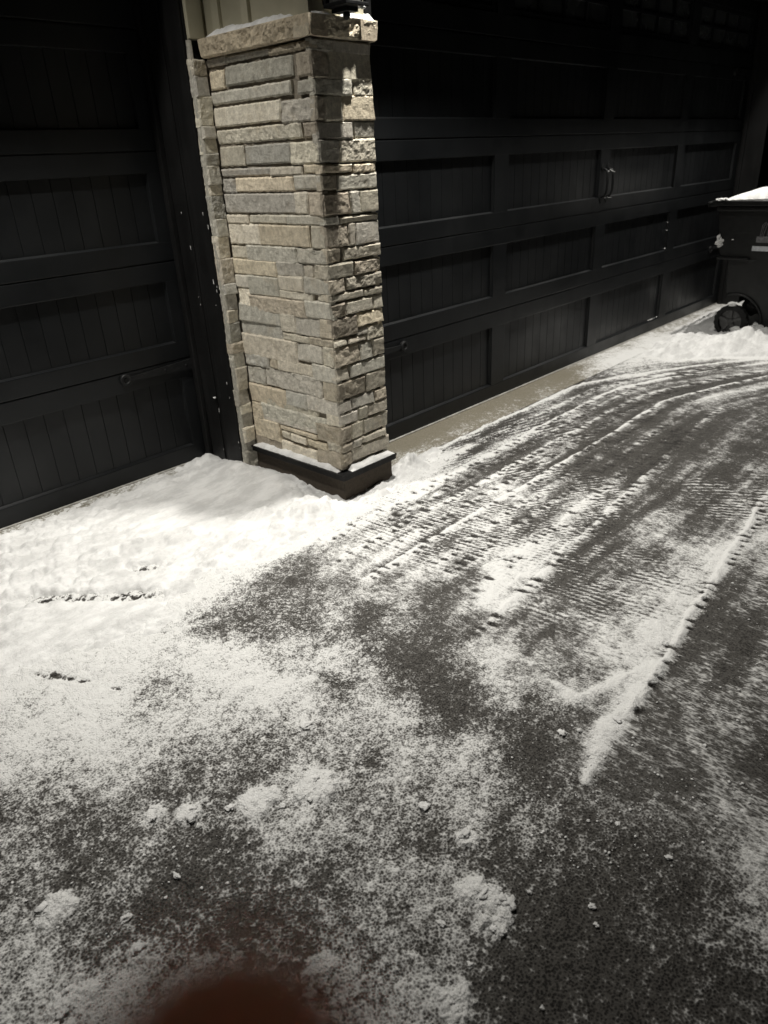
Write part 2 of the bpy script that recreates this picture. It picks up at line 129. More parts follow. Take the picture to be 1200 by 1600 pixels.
# ------------------------------------------------------------------ materials
class Mat:
    def __init__(s, name):
        s.m = bpy.data.materials.new(name); s.m.use_nodes = True; s.t = s.m.node_tree
        s.b = s.t.nodes['Principled BSDF']; s.tc = s.n('ShaderNodeTexCoord')
    def n(s, k, **kw):
        q = s.t.nodes.new(k)
        for a, v in kw.items(): setattr(q, a, v)
        return q
    def l(s, a, b): s.t.links.new(a, b)
    def noise(s, scale, detail=5, rough=.6, stretch=None, dist=0):
        q = s.n('ShaderNodeTexNoise'); q.inputs['Scale'].default_value = scale; q.inputs['Detail'].default_value = detail
        q.inputs['Roughness'].default_value = rough; q.inputs['Distortion'].default_value = dist
        src = s.tc.outputs['Object']
        if stretch:
            mp = s.n('ShaderNodeMapping'); mp.inputs['Scale'].default_value = stretch; s.l(src, mp.inputs[0]); src = mp.outputs[0]
        s.l(src, q.inputs['Vector']); return q.outputs['Fac']
    def val(s, x): return x
    def math(s, op, a, b=0.0, c=None):
        q = s.n('ShaderNodeMath', operation=op)
        for i, v in enumerate((a, b) if c is None else (a, b, c)):
            if hasattr(v, 'links'): s.l(v, q.inputs[i])
            else: q.inputs[i].default_value = v
        return q.outputs[0]
    def ramp(s, f, a, b, lo=0., hi=1.):
        q = s.n('ShaderNodeMapRange', interpolation_type='SMOOTHSTEP')
        s.l(f, q.inputs[0]); q.inputs[1].default_value = a; q.inputs[2].default_value = b
        q.inputs[3].default_value = lo; q.inputs[4].default_value = hi; return q.outputs[0]
    def mix(s, f, a, b, mode='MIX'):
        q = s.n('ShaderNodeMix', data_type='RGBA', blend_type=mode)
        for i, v in ((0, f), (6, a), (7, b)):
            if hasattr(v, 'links'): s.l(v, q.inputs[i])
            else: q.inputs[i].default_value = v if i == 0 else (*v, 1)
        return q.outputs[2]
    def base(s, c):
        if hasattr(c, 'links'): s.l(c, s.b.inputs['Base Color'])
        else: s.b.inputs['Base Color'].default_value = (*c, 1)
    def rough(s, v):
        if hasattr(v, 'links'): s.l(v, s.b.inputs['Roughness'])
        else: s.b.inputs['Roughness'].default_value = v
    def spec(s, v): s.b.inputs['Specular IOR Level'].default_value = v
    def bump(s, h, strength=.5, dist=.01, prev=None):
        q = s.n('ShaderNodeBump'); q.inputs['Strength'].default_value = strength; q.inputs['Distance'].default_value = dist
        s.l(h, q.inputs['Height'])
        if prev: s.l(prev, q.inputs['Normal'])
        s.l(q.outputs[0], s.b.inputs['Normal']); return q.outputs[0]
    def attr(s, name, what='Fac'):
        q = s.n('ShaderNodeAttribute'); q.attribute_name = name; return q.outputs[what]

def simple(name, c, rough=.5, var=.25, scale=30, bump=.2, bd=.002, spec=.5, metal=0, stretch=None):
    M = Mat(name); f = M.noise(scale, 5, .6, stretch)
    M.base(M.mix(M.ramp(f, .3, .7), tuple(k*(1-var) for k in c), tuple(min(1, k*(1+var)) for k in c)))
    M.rough(M.ramp(M.noise(scale*.4), .2, .8, max(0, rough-.1), min(1, rough+.1))); M.spec(spec)
    M.b.inputs['Metallic'].default_value = metal
    if bump: M.bump(f, bump, bd)
    return M.m

def door_paint():
    M = Mat('black_door_paint'); g = M.noise(60, 6, .65, (1, 1, .06)); d = M.noise(3, 4, .6)
    dust = M.ramp(M.noise(9, 6, .7, (1, 1, .5)), .45, .8)
    c = M.mix(M.ramp(d, .3, .7), (.0060, .0068, .0076), (.0102, .0112, .0122))
    M.base(M.mix(M.math('MULTIPLY', dust, .3), c, (.019, .0205, .022)))
    M.rough(M.ramp(M.noise(1.7, 5, .65), .3, .7, .30, .55)); M.spec(.30); M.bump(g, .25, .0012); return M.m
M_DOOR = door_paint()
M_TRIM = simple('black_trim_paint', (.0075, .0075, .0075), .5, .35, 14, .25, .002, .35, stretch=(1, 1, .1))
M_IRON = simple('black_iron', (.011, .0115, .012), .55, .3, 60, .3, .001, .3)
M_GLASS = simple('dark_window_glass', (.040, .043, .043), .25, .2, 4, .03, .001, .6)
M_CONC = None
M_SEAL = simple('aluminium_sill', (.42, .41, .38), .45, .3, 40, .3, .001)
M_RUB = simple('black_rubber', (.012, .012, .012), .7, .3, 60, .4, .001, .3)
M_PLAST = simple('bin_plastic', (.0085, .009, .009), .48, .3, 25, .3, .0015, .4)
M_HUB = simple('hub_plastic', (.05, .05, .05), .4, .3, 25, .3, .0015, .5)
M_FLASH = simple('black_flashing', (.005, .005, .005), .5, .4, 22, .8, .006, .2)
M_FOUND = None
M_GREY = simple('grey_print', (.16, .16, .165), .6, .35, 60, .1)
M_WLAB = simple('pale_sticker', (.55, .57, .6), .5, .15, 60, .1)
M_SKIN = simple('skin', (.92, .66, .56), .5, .06, 300, .3, .0003)
sb = M_SKIN.node_tree.nodes['Principled BSDF']; sb.inputs['Subsurface Weight'].default_value = 1.0; sb.inputs['Subsurface Radius'].default_value = (1, .5, .36); sb.inputs['Subsurface Scale'].default_value = .03
_t = M_SKIN.node_tree; _tr = _t.nodes.new('ShaderNodeBsdfTranslucent'); _tr.inputs[0].default_value = (1, .66, .55, 1)
_mx = _t.nodes.new('ShaderNodeMixShader'); _mx.inputs[0].default_value = .55; _t.links.new(sb.outputs[0], _mx.inputs[1]); _t.links.new(_tr.outputs[0], _mx.inputs[2])
_t.links.new(_mx.outputs[0], [n for n in _t.nodes if n.type == 'OUTPUT_MATERIAL'][0].inputs[0])
M_NAIL = simple('nail', (.55, .30, .24), .3, .08, 200, 0)
M_SOFF = simple('soffit_board', (.25, .24, .2), .6, .1, 6, .1)
M_LAMPG = simple('lamp_lens', (.8, .75, .65), .3, .05, 6, 0)

def snow_mat():
    M = Mat('snow'); a = M.noise(6, 8, .72, (1, 2.2, 1)); b = M.noise(60, 6, .7); c = M.noise(230, 3, .6)
    M.base(M.mix(M.ramp(a, .36, .64), (.66, .66, .65), (.89, .89, .88)))
    M.rough(.85); M.spec(.25)
    d = M.noise(24, 6, .7); p = M.bump(d, .5, .012); p = M.bump(b, .7, .007, p); p = M.bump(c, .7, .003, p); return M.m
M_SNOW = snow_mat()

def stone_mat(name, tonal=True):
    M = Mat(name); t = M.attr('tone', 'Color')
    a = M.noise(40, 10, .82); b = M.noise(150, 6, .75); v = M.noise(9, 5, .65, None, 1.2)
    rust = M.ramp(v, .52, .72)
    c = M.mix(M.ramp(a, .3, .72), (.60, .59, .57), (1.26, 1.26, 1.25))
    cc = M.mix(1.0, t, c, 'MULTIPLY')
    cc = M.mix(M.math('MULTIPLY', rust, .25), cc, (.46, .37, .24))
    pits = M.ramp(b, .30, .42, 1, 0)
    cc = M.mix(M.math('MULTIPLY', pits, .55), cc, (.13, .11, .09))
    M.base(cc); M.rough(.82); M.spec(.3)
    p = M.bump(a, .75, .009); M.bump(b, .9, .004, p); return M.m
M_STONE = stone_mat('ledge_stone')
def mortar(name, c):
    M = Mat(name); f = M.noise(90, 6, .7)
    M.base(M.mix(M.ramp(f, .3, .7), tuple(k*.7 for k in c), tuple(k*1.15 for k in c))); M.rough(.9); M.bump(f, .7, .005); return M.m
M_MORT = mortar('dark_mortar', (.24, .21, .165))
M_EDGE = mortar('pale_mortar', (.42, .40, .34))
M_FOUND = mortar('parged_foundation', (.060, .046, .032))
def siding_mat():
    M = Mat('beige_siding'); f = M.noise(22, 5, .6, (1, 1, .12)); g = M.noise(5, 4, .6)
    M.base(M.mix(M.ramp(g, .3, .7), (.40, .375, .275), (.47, .44, .33)))
    M.rough(.6); M.bump(f, .25, .002); return M.m
M_SIDE = siding_mat()

# cover of thin snow over a hard surface, driven by the mesh attributes cover (how much lies there) and streak
def dusted(name, dark, light, agg, rough_lo, is_conc=False):
    M = Mat(name); cov = M.attr('cover'); stk = M.attr('streak')
    def grain(k):           # k < 1 draws the grain out across the pass, where a shovel has scraped
        mp = M.n('ShaderNodeMapping'); mp.inputs['Scale'].default_value = (1, k, 1); M.l(M.tc.outputs['Object'], mp.inputs[0]); V = mp.outputs[0]
        def nz(scale, det, ro):
            q = M.n('ShaderNodeTexNoise'); q.inputs['Scale'].default_value = scale; q.inputs['Detail'].default_value = det; q.inputs['Roughness'].default_value = ro; M.l(V, q.inputs['Vector']); return q.outputs['Fac']
        def vr(scale):
            q = M.n('ShaderNodeTexVoronoi'); q.inputs['Scale'].default_value = scale; M.l(V, q.inputs['Vector']); return q.outputs['Distance']
        v = None; pit = vr(170)
        for f, mid, a in ((nz(24, 8, .78), .5, 1.15), (nz(95, 5, .7), .5, .70), (pit, .42, .50), (vr(62), .42, -.25)):
            q = M.math('MULTIPLY', M.math('SUBTRACT', f, mid), a); v = q if v is None else M.math('ADD', v, q)
        return v, pit
    ga, pit = grain(1.0); gb, pit_b = grain(.40); n3 = M.noise(5.5, 4, .6)
    fm = M.n('ShaderNodeMix', data_type='FLOAT'); M.l(stk, fm.inputs[0]); M.l(ga, fm.inputs[2]); M.l(gb, fm.inputs[3])
    v = M.math('ADD', cov, fm.outputs[0]); v = M.math('ADD', v, M.math('MULTIPLY', M.math('SUBTRACT', n3, .5), .3))
    mask = M.ramp(v, .36, .86)
    frost = M.ramp(M.math('ADD', v, M.math('MULTIPLY', M.math('SUBTRACT', pit, .38), .9)), .02, .42)
    g = M.noise(330, 3, .7)
    vor = M.n('ShaderNodeTexVoronoi'); vor.inputs['Scale'].default_value = 170; M.l(M.tc.outputs['Object'], vor.inputs['Vector'])
    base = M.mix(M.ramp(g, .35, .7), dark, light)
    base = M.mix(M.ramp(vor.outputs['Color'], .78, .95, 0, .5), base, agg)
    base = M.mix(M.math('MULTIPLY', frost, .21 if not is_conc else .1), base, (.30, .285, .26))
    M.base(M.mix(mask, base, (.84, .84, .825)))
    M.rough(M.ramp(mask, 0, 1, rough_lo, .85)); M.spec(.35)
    p = M.bump(v, .65, .013); p = M.bump(pit, -1.0, .006, p); M.bump(g, .5, .002, p)
    return M.m
M_ASPH = dusted('snow_dusted_asphalt', (.0055, .0048, .0042), (.030, .0265, .0225), (.10, .09, .08), .55)
M_CONC = dusted('snow_dusted_concrete', (.19, .17, .125), (.27, .245, .185), (.33, .31, .25), .5, True)

# ------------------------------------------------------------------ numpy noise
rng = np.random.RandomState(7)
TAB = rng.rand(512, 512)
def vnoise(x, y):
    xi = np.floor(x).astype(int); yi = np.floor(y).astype(int); fx = x-xi; fy = y-yi
    fx = fx*fx*(3-2*fx); fy = fy*fy*(3-2*fy)
    g = lambda a, b: TAB[a & 511, b & 511]
    return (g(xi, yi)*(1-fx)+g(xi+1, yi)*fx)*(1-fy)+(g(xi, yi+1)*(1-fx)+g(xi+1, yi+1)*fx)*fy
def fbm(x, y, f, oct=4, gain=.5, off=0.):
    s = 0; a = 1; t = 0
    for k in range(oct):
        s = s+a*vnoise(x*f+off+k*17.3, y*f+off*1.7+k*9.1); t += a; a *= gain; f *= 2.03
    return s/t
def sstep(a, b, x):
    t = np.clip((x-a)/(b-a), 0, 1); return t*t*(3-2*t)
def poly_sdf(x, y, P):
    """signed distance, positive inside"""
    d = np.full(x.shape, 1e9); ins = np.zeros(x.shape, bool); n = len(P)
    for i in range(n):
        ax, ay = P[i]; bx, by = P[(i+1) % n]
        ex, ey = bx-ax, by-ay; wx, wy = x-ax, y-ay
        t = np.clip((wx*ex+wy*ey)/(ex*ex+ey*ey), 0, 1)
        d = np.minimum(d, np.hypot(wx-ex*t, wy-ey*t))
        c = ((ay > y) != (by > y)) & (x < (bx-ax)*(y-ay)/(by-ay+1e-12)+ax); ins ^= c
    return np.where(ins, d, -d)

# where a shovel pass ran: lines of constant y that bend away from the door past x = 0.6
def bend(x): return np.where(x > .45, -.42*np.power(np.maximum(x-.45, 0), 1.35), 0)
def pass_y(y0, slope, x):      # y of a pass edge at x
    return y0+slope*(x+1)+bend(x)*np.clip(1.15-abs(y0+.28)*.5, .2, 1.2)

SV = np.array(SURVEY, float)
def ang(x, y):
    dx, dy = x+3.8, y+2.62; rr = np.hypot(dx, dy)
    return np.arctan2(dx, dy), np.arctan2(1.4, rr)
SA, SB = ang(SV[:, 0], SV[:, 1])
def survey(x, y):
    a, b = ang(x, y); num = np.zeros(x.shape); den = np.zeros(x.shape)+1e-12; s2 = 2*.0175**2
    ca = np.cos(b)
    o = np.argsort(a); aa = a[o]; N = np.zeros(len(a)); D = np.zeros(len(a))+1e-12; cb = b[o]; cc = ca[o]
    for k in range(len(SV)):
        wd = .1/np.cos(SB[k])
        i0, i1 = np.searchsorted(aa, (SA[k]-wd, SA[k]+wd))
        if i1 <= i0: continue
        q = np.exp(-(((aa[i0:i1]-SA[k])*cc[i0:i1])**2+(cb[i0:i1]-SB[k])**2)/s2)
        N[i0:i1] += q*SV[k, 2]; D[i0:i1] += q
    r = np.empty(len(a)); r[o] = np.where(D > 1e-6, N/D, 3.5)
    return r/9.

# ridge lines left between shovel passes: (y0 at x=-1, slope, x range, strength, dents)
RIDGES = [(-.275, 0, -1.25, 3.6, .60, 0), (-.545, .02, -2.0, 2.8, .50, 1), (-.905, .01, -2.1, 2.6, .48, 1), (-.72, .0, -2.1, 2.2, .24, 1),
          (-1.335, .09, -2.15, .6, .26, 1), (-1.865, .11, -2.2, .4, .60, 1), (-1.10, .03, -1.95, .1, .10, 1),
          (-.40, .0, -1.5, 1.6, .12, 1), (-.63, .02, -1.8, .8, .14, 1), (-.81, .02, -1.9, 1.3, .12, 1), (-1.0, .05, -1.9, .6, .08, 1), (-1.22, .06, -1.95, 0, .08, 1)]

def cover_map(x, y):
    c = survey(x, y)
    wob = (fbm(x, y, 6, 3, .5, 3.)-.5)*.06
    c = c+(fbm(x, y, 9, 5, .7, 11.)-.5)*.46
    yb = y-bend(x)
    band = (fbm(x*.9+3, yb*9, 1., 4, .6, 23.)-.5)+.6*(fbm(x*2.2, yb*26, 1., 3, .6, 29.)-.5)
    c = c+.72*band*sstep(-2.35, -1.8, x)*(1-sstep(-.3, -.2, y))
    c = c+.34*(fbm(x*2.5+y, (y-x*.15)*11, 1., 4, .6, 83.)-.5)*(1-sstep(-2.35, -1.8, x))
    dl = poly_sdf(x, y, BANK_LEFT); dr = poly_sdf(x, y, BANK_RIGHT)
    c = np.maximum(c, np.where(x < .2, sstep(-.10, .03, dl), sstep(-.12, .03, dr))*.95)
    c = .11+.86*c
    for (hx, hy, hr) in HOLES:
        du = (x-hx)*.68-(y-hy)*.73; dw = (x-hx)*.73+(y-hy)*.68; dd = np.hypot(du/1.25, dw/.42)/(hr*.95); c = c-1.05*np.exp(-dd*dd)*(sstep(.42, .62, fbm(x, y, 60, 4, .7, 61.)) if hr > .035 else sstep(.38, .55, fbm(x, y, 50, 4, .7, 66.)))
    relief = np.zeros(x.shape)
    for (px_, py_, s_) in CHUNKS:
        if s_ < .028: continue
        dd = np.hypot(x-px_, y-py_)/(s_*.75)+(fbm(x, y, 20, 5, .7, 15.)-.5)*3.2; g_ = sstep(1.5, .4, dd); c = c+.75*g_; relief += .006*g_*(.5+fbm(x, y, 60, 3, .6, 16.))
    for (y0, sl, xa, xb, st, dents) in RIDGES:
        yc = pass_y(y0, sl, x)+wob*.5; d = y-yc
        m = sstep(xa-.15, xa+.1, x)*(1-sstep(xb-.2, xb+.2, x))*(.75+.5*fbm(x, y, 4, 3, .6, y0*31.))
        w1 = np.where(d > 0, .008, .020)
        rid = np.exp(-(d/w1)**2)*m*(.5+1.0*fbm(x, y, 22, 4, .65, 30.))
        c = c+st*rid; relief += .005*rid*st
        # barer margin, less snow cover, just beside the ridge
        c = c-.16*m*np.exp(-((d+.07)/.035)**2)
        if dents:
            L = .043; ph = x/L+2.2*fbm(x, x*0, 5, 2, .5, y0*10); k = np.floor(ph)
            jit = TAB[k.astype(int) & 511, int(abs(y0)*100) & 511]; jit2 = TAB[(k.astype(int)+77) & 511, int(abs(y0)*100) & 511]
            dx = (ph-k-.5)*L; dyy = d-(jit-.5)*.03+.012+dx*.9+(fbm(x, y, 90, 2, .5, 44.)-.5)*.02
            hole = np.exp(-((dx/(.0042+.005*jit2))**2+(dyy/(.009+.011*jit))**2))*m*(jit2 > .30)
            c = c-1.25*hole; relief -= .004*hole
    # chatter marks across each pass
    zone = sstep(-2.2, -1.8, x)*(1-sstep(-.5, .1, x))*(1-sstep(-.32, -.25, y))*sstep(-2.05, -1.9, y)
    per = .024
    phs = (x+.10*y)/per+.9*fbm(x, y, 2.2, 2, .5, 50.)+.25*fbm(x, y, 20, 2, .5, 51.)
    amp = sstep(.46, .66, fbm(x, y, 3.2, 3, .5, 70.))*zone*sstep(.3, .6, fbm(x, y, 24, 2, .5, 71.))
    c = c+.38*np.sin(2*np.pi*phs)*amp; relief += .0012*np.sin(2*np.pi*phs)*amp
    # the tail left by the last pass, fanning toward the street
    def seg(ax, ay, bx, by, w0, w1, st):
        nonlocal c, relief
        ex, ey = bx-ax, by-ay; t = np.clip(((x-ax)*ex+(y-ay)*ey)/(ex*ex+ey*ey), 0, 1)
        d = np.hypot(x-ax-ex*t, y-ay-ey*t)/(w0+(w1-w0)*t); q = np.exp(-d*d)*(.7+.6*fbm(x, y, 20, 3, .5, 90.))
        c = c+st*q; relief += .006*st*q
    seg(-1.96, -1.965, -2.26, -1.86, .018, .02, .45); seg(-2.26, -1.86, -2.24, -1.77, .018, .010, .45)
    seg(-2.0, -1.97, -2.32, -1.985, .015, .035, .42); seg(-2.32, -1.985, -2.52, -2.03, .035, .012, .42)
    return np.clip(c, -.3, 1.25), relief

def bank_height(x, y):
    e = (fbm(x, y, 8, 4, .55, 5.)-.5)*.22
    dl = poly_sdf(x, y, BANK_LEFT)+e*.5; dr = poly_sdf(x, y, BANK_RIGHT)+e*.35
    lump = np.abs(fbm(x, y, 13, 4, .55, 21.)-.5)*2; fine = fbm(x, y, 45, 3, .6, 41.)
    smooth = np.exp(-(((x+2.15)/.5)**2+((y-.12)/.33)**2))     # wind-smoothed drift under the pillar
    smooth = np.maximum(smooth, np.exp(-(((x+3.05)/.42)**2+((y+.33)/.16)**2)))
    smooth = np.maximum(smooth, .65*np.exp(-(((x+3.35)/.35)**2+((y+.85)/.3)**2)))
    rough = (1-.82*np.clip(smooth*1.4, 0, 1))
    h = -.02+.034*sstep(-.06, .20, dl)
    h = h+(.042*lump-.008+.022*(fine-.5)+.012*np.abs(fbm(x, y, 30, 3, .6, 43.)-.5))*rough*sstep(-.05, .1, dl)
    h += .008*np.exp(-(((x+2.0)/.35)**2+((y-.2)/.3)**2))
    h += .030*np.exp(-(((x+1.80)/.13)**2+((y-.08)/.24)**2))
    h += .026*(fbm(x*1.8, (y-.12*x)*15, 1., 4, .62, 19.)-.47)*(.25+.75*rough)*sstep(-.05, .1, dl)
    h += .036*np.exp(-(((x+1.86)/.10)**2+((y-.60)/.09)**2))+.035*np.exp(-(((x+1.86)/.12)**2+((y-.34)/.14)**2))
    h += .022*np.exp(-((y+.17+.35*(x+2.1))/.05)**2)*sstep(-2.9, -2.6, x)*(1-sstep(-1.9, -1.75, x))*(.5+lump)
    h += .02*np.exp(-((y+.34-.08*(x+2.1))/.035)**2)*sstep(-2.6, -2.3, x)*(1-sstep(-1.6, -1.3, x))*(.4+lump)
    h += .055*np.exp(-(((x+1.16)/.17)**2+((y+.30)/.055)**2))*(.3+2.2*lump+.8*(fine-.5))
    for (hx, hy, hr) in HOLES:
        du = (x-hx)*.68-(y-hy)*.73; dw = (x-hx)*.73+(y-hy)*.68; dd = np.hypot(du/1.25, dw/.42)/(hr*1.05); h = h-.05*np.exp(-dd*dd)*(.1+1.9*fbm(x, y, 48, 4, .65, 61.))
    hr_ = -.02+.075*sstep(-.02, .35, dr)+(.055*lump+.018*(fine-.5))*sstep(-.03, .12, dr)
    hr_ += .06*np.exp(-((y+.80)/.10)**2)*sstep(1.9, 2.2, x)*(.6+.8*lump)*(x < 6)
    hr_ -= .03*np.exp(-(((x-2.3)/.35)**2+((y+.45)/.2)**2))
    # keep clear of door faces
    h = np.where(y > .645, np.minimum(h, np.where(x > -1.93, .2, .004)), h)
    return np.maximum(np.where(x > .2, -1, h), np.where(x < 1.0, -1, hr_))

# ------------------------------------------------------------------ ground sheet: polar grid, fine in front of the garage
th = np.concatenate([np.arange(-3.0, 107.0, .135), np.arange(107.0, 357.0, 5.0)])
rr = np.concatenate([np.array([.05, .25, .5]), np.exp(np.arange(math.log(.70), math.log(8.2), .0042)), np.exp(np.arange(math.log(8.5), math.log(120), .12))])
T, Q = np.meshgrid(np.radians(th), rr, indexing='ij')
GX = (-3.8+Q*np.sin(T)).ravel(); GY = (-2.62+Q*np.cos(T)).ravel()
nT, nQ = len(th), len(rr)
ii, jj = np.meshgrid(np.arange(nT), np.arange(nQ-1), indexing='ij')
i2 = (ii+1) % nT
FACES = np.stack([ii*nQ+jj, i2*nQ+jj, i2*nQ+jj+1, ii*nQ+jj+1], -1).reshape(-1, 4)
def grid_obj(name, X, Y, Z, F, mat, attrs, kind):
    me = bpy.data.meshes.new(name); n = len(X)
    me.vertices.add(n); me.vertices.foreach_set('co', np.stack([X, Y, Z], -1).astype(np.float32).ravel())
    me.loops.add(F.size); me.loops.foreach_set('vertex_index', F.astype(np.int32).ravel())
    me.polygons.add(len(F)); me.polygons.foreach_set('loop_start', (np.arange(len(F))*4).astype(np.int32))
    me.polygons.foreach_set('use_smooth', np.ones(len(F), bool))
    for k, v in attrs.items():
        at = me.attributes.new(k, 'FLOAT', 'POINT'); at.data.foreach_set('value', v.astype(np.float32))
    me.update(calc_edges=True); me.validate(); me.materials.append(mat)
    o = bpy.data.objects.new(name, me); col.objects.link(o); tag(o, kind=kind); return o

near = (np.hypot(GX+3.8, GY+2.62) < 8.4) & (GX > -5) & (GY > -4.5)
cov = np.full(GX.shape, .35); rel = np.zeros(GX.shape)
cov[near], rel[near] = cover_map(GX[near], GY[near])
cov = np.where(near, cov, .3+.5*(fbm(GX, GY, .8, 3)-.2))
streak = .55*sstep(-2.6, -2.0, GX)*(1-sstep(-.9, -.35, GY))
streak = np.maximum(streak, .8*sstep(-2.7, -2.3, GX)*(1-sstep(-2.05, -1.8, GY)))
lumps = (np.maximum(fbm(GX, GY, 38, 4, .65, 33.)-.5, 0)*.026+np.maximum(fbm(GX, GY, 16, 4, .6, 37.)-.52, 0)*.03)*np.clip(cov, 0, 1)*(1-.75*streak)
GZ = rel+lumps+np.where(near, .0035*np.clip(cov, 0, 1), 0)
apron_zone = (GY > -.262) & (GX > -1.38)
GZ = np.where(apron_zone & near, np.minimum(GZ, .002), GZ)
driveway = grid_obj('driveway', GX, GY, GZ, FACES, M_ASPH, {'cover': cov, 'streak': streak}, 'structure')

# thick snow banks: their own surface, only where snow stands proud of the drive
H = np.full(GX.shape, -1.); H[near] = bank_height(GX[near], GY[near])
keep = (H[FACES] > -.013).any(1) & near[FACES].all(1)
keep &= ~((GX[FACES] > -1.72).all(1) & (GX[FACES] < -1.40).all(1) & (GY[FACES] > -.33).all(1))
keep &= ~(GY[FACES] > .668).any(1)
keep &= ~((GX[FACES] > -1.3).any(1) & (GY[FACES] > .0).any(1))
used = np.unique(FACES[keep]); remap = np.full(len(GX), -1); remap[used] = np.arange(len(used))
snow = grid_obj('snow', GX[used], GY[used], H[used]+.009, remap[FACES[keep]], M_SNOW, {}, 'stuff')

# concrete aprons in front of both doors
def apron(x0, x1, y0, y1, z, wavy):
    nx, ny = int((x1-x0)/.012), int((y1-y0)/.012)
    X, Y = np.meshgrid(np.linspace(x0, x1, nx), np.linspace(y0, y1, ny), indexing='ij')
    x, y = X.ravel(), Y.ravel(); F = []
    a, b = np.meshgrid(np.arange(nx-1), np.arange(ny-1), indexing='ij')
    F = np.stack([a*ny+b, (a+1)*ny+b, (a+1)*ny+b+1, a*ny+b+1], -1).reshape(-1, 4)
    c = .14+.25*sstep(.12, .27, (y1-y))*1.0+(fbm(x, y, 6, 4, .6, 8.)-.5)*.5+.5*sstep(.5, 1.3, x)
    return grid_obj('concrete_apron', x, y, np.full(x.shape, z), F, M_CONC, {'cover': c if wavy else c+.42, 'streak': x*0}, 'structure')
apron(-1.39, 3.7, -.266, .06, .0075, True)
apron(-4.3, -1.79, .36, .72, .0075, False)

# ------------------------------------------------------------------ garage doors
ZS = [0.012, .5576, 1.0302, 1.507, 1.975, 2.45]
PZ = [(.098, .4622), (.6448, .9393), (1.1185, 1.4155), (1.598, 1.8854), (2.081, 2.36)]
def garage_door(label, x0, x1, y, stiles, group):
    """stiles: list of panel (xa, xb) openings"""
    root = empty('garage_door', ((x0+x1)/2, y, 0)); tag(root, label, 'garage door', group)
    T_ = .045; D = .020
    for k in range(5):
        za, zb = ZS[k], ZS[k+1]; g = .0028; pa, pb = PZ[k]
        m = MB(); bv = .0035
        xs = [x0]+[q for p in stiles for q in p]+[x1]
        m.box(x0, x1, y, y+T_, za+g, pa, b=bv); m.box(x0, x1, y, y+T_, pb, zb-g, b=bv)
        for i in range(0, len(xs), 2): m.box(xs[i], xs[i+1], y+.0004, y+T_, pa-.001, pb+.001, b=.002)
        m.box(x0+.01, x1-.01, y+.010, y+.04, za-.004, za+g+.004)
        sec = m.build('door_section', M_DOOR, root)
        for (xa, xb) in stiles:
            if k < 4:
                n = max(1, round((xb-xa)/.094)); wd = (xb-xa)/n; q = MB()
                q.box(xa-.004, xb+.004, y+D+.004, y+T_-.004, pa-.004, pb+.004)
                for i in range(n):
                    a = xa+i*wd; q.prism([(a+.0017, pa-.003), (a+wd-.0017, pa-.003), (a+wd-.0017, pb+.003), (a+.0017, pb+.003)], y+D, y+D+.008)
                # sloped moulding lip along the lower and side edges
                q.add([(xa, y+.004, pa-.002), (xb, y+.004, pa-.002), (xb, y+D, pa+.006), (xa, y+D, pa+.006)], [(0, 1, 2, 3)])
                q.add([(xb+.001, y+.004, pa), (xb+.001, y+.004, pb), (xb-.005, y+D, pb), (xb-.005, y+D, pa)], [(0, 1, 2, 3)])
                q.build('beadboard_panel', M_DOOR, sec)
            else:
                q = MB(); fr = .03
                q.box(xa+fr, xb-fr, y+.024, y+.030, pa+fr, pb-fr)
                pane = q.build('window_pane', M_GLASS, sec)
                q = MB()
                for bx in ((xa, xa+fr, pa, pb), (xb-fr, xb, pa, pb)): q.box(bx[0], bx[1], y+.008, y+.036, bx[2], bx[3], b=.003)
                for bx in ((pa, pa+fr), (pb-fr, pb)): q.box(xa+fr, xb-fr, y+.009, y+.035, bx[0], bx[1], b=.003)
                wn = (xb-xa-2*fr)
                for i in range(1, 4):
                    c = xa+fr+wn*i/4; q.box(c-.012, c+.012, y+.010, y+.034, pa+fr-.001, pb-fr+.001, b=.003)
                c = (pa+pb)/2; q.box(xa+fr, xb-fr, y+.011, y+.033, c-.010, c+.010, b=.003)
                q.build('window_grille', M_DOOR, sec)
    MB().box(x0, x1, y+.002, y+.042, .0085, .018).build('rubber_seal', M_RUB, root)
    MB().box(x0, x1, y-.012, y+.0, .008, .0145, b=.002).build('sill_strip', M_SEAL, root)
    return root
def strap(root, xa, xb, y, z):
    """tapering hinge strap: wide at the jamb (xa), ring end at xb"""
    s = 1 if xb > xa else -1; m = MB(); L = abs(xb-xa)-.03
    P = [(xa, z-.027), (xa, z+.027), (xa+s*L, z+.008), (xa+s*L, z-.008)]
    m.prism(P, y-.011, y-.0005)
    c = (xb-s*.026, z)
    n = 26; vs = []; 
    for (r_, yy) in ((.013, y-.001), (.013, y-.013), (.016, y-.0165), (.026, y-.0165), (.029, y-.013), (.029, y-.001)):
        vs += [(c[0]+r_*math.cos(2*math.pi*k/n), yy, c[1]+r_*math.sin(2*math.pi*k/n)) for k in range(n)]
    fs = [(i*n+k, i*n+(k+1) % n, (i+1)*n+(k+1) % n, (i+1)*n+k) for i in range(5) for k in range(n)]
    m.add(vs, fs)
    m.lathe((c[0], 0, c[1]), [(.013, y-.009), (.010, y-.012), (.0, y-.0125)], 'y', 18)
    o = m.build('hinge_strap', M_IRON, root)
    b = MB(); b.lathe((xa+s*L*.45, 0, z), [(.007, y-.011), (.006, y-.0145), (.001, y-.016)], 'y', 12)
    b.lathe((xa+s*.05, 0, z), [(.007, y-.011), (.006, y-.0145), (.001, y-.016)], 'y', 12)
    b.build('bolt', M_IRON, o)
W_ = 1.22; hw = .0686
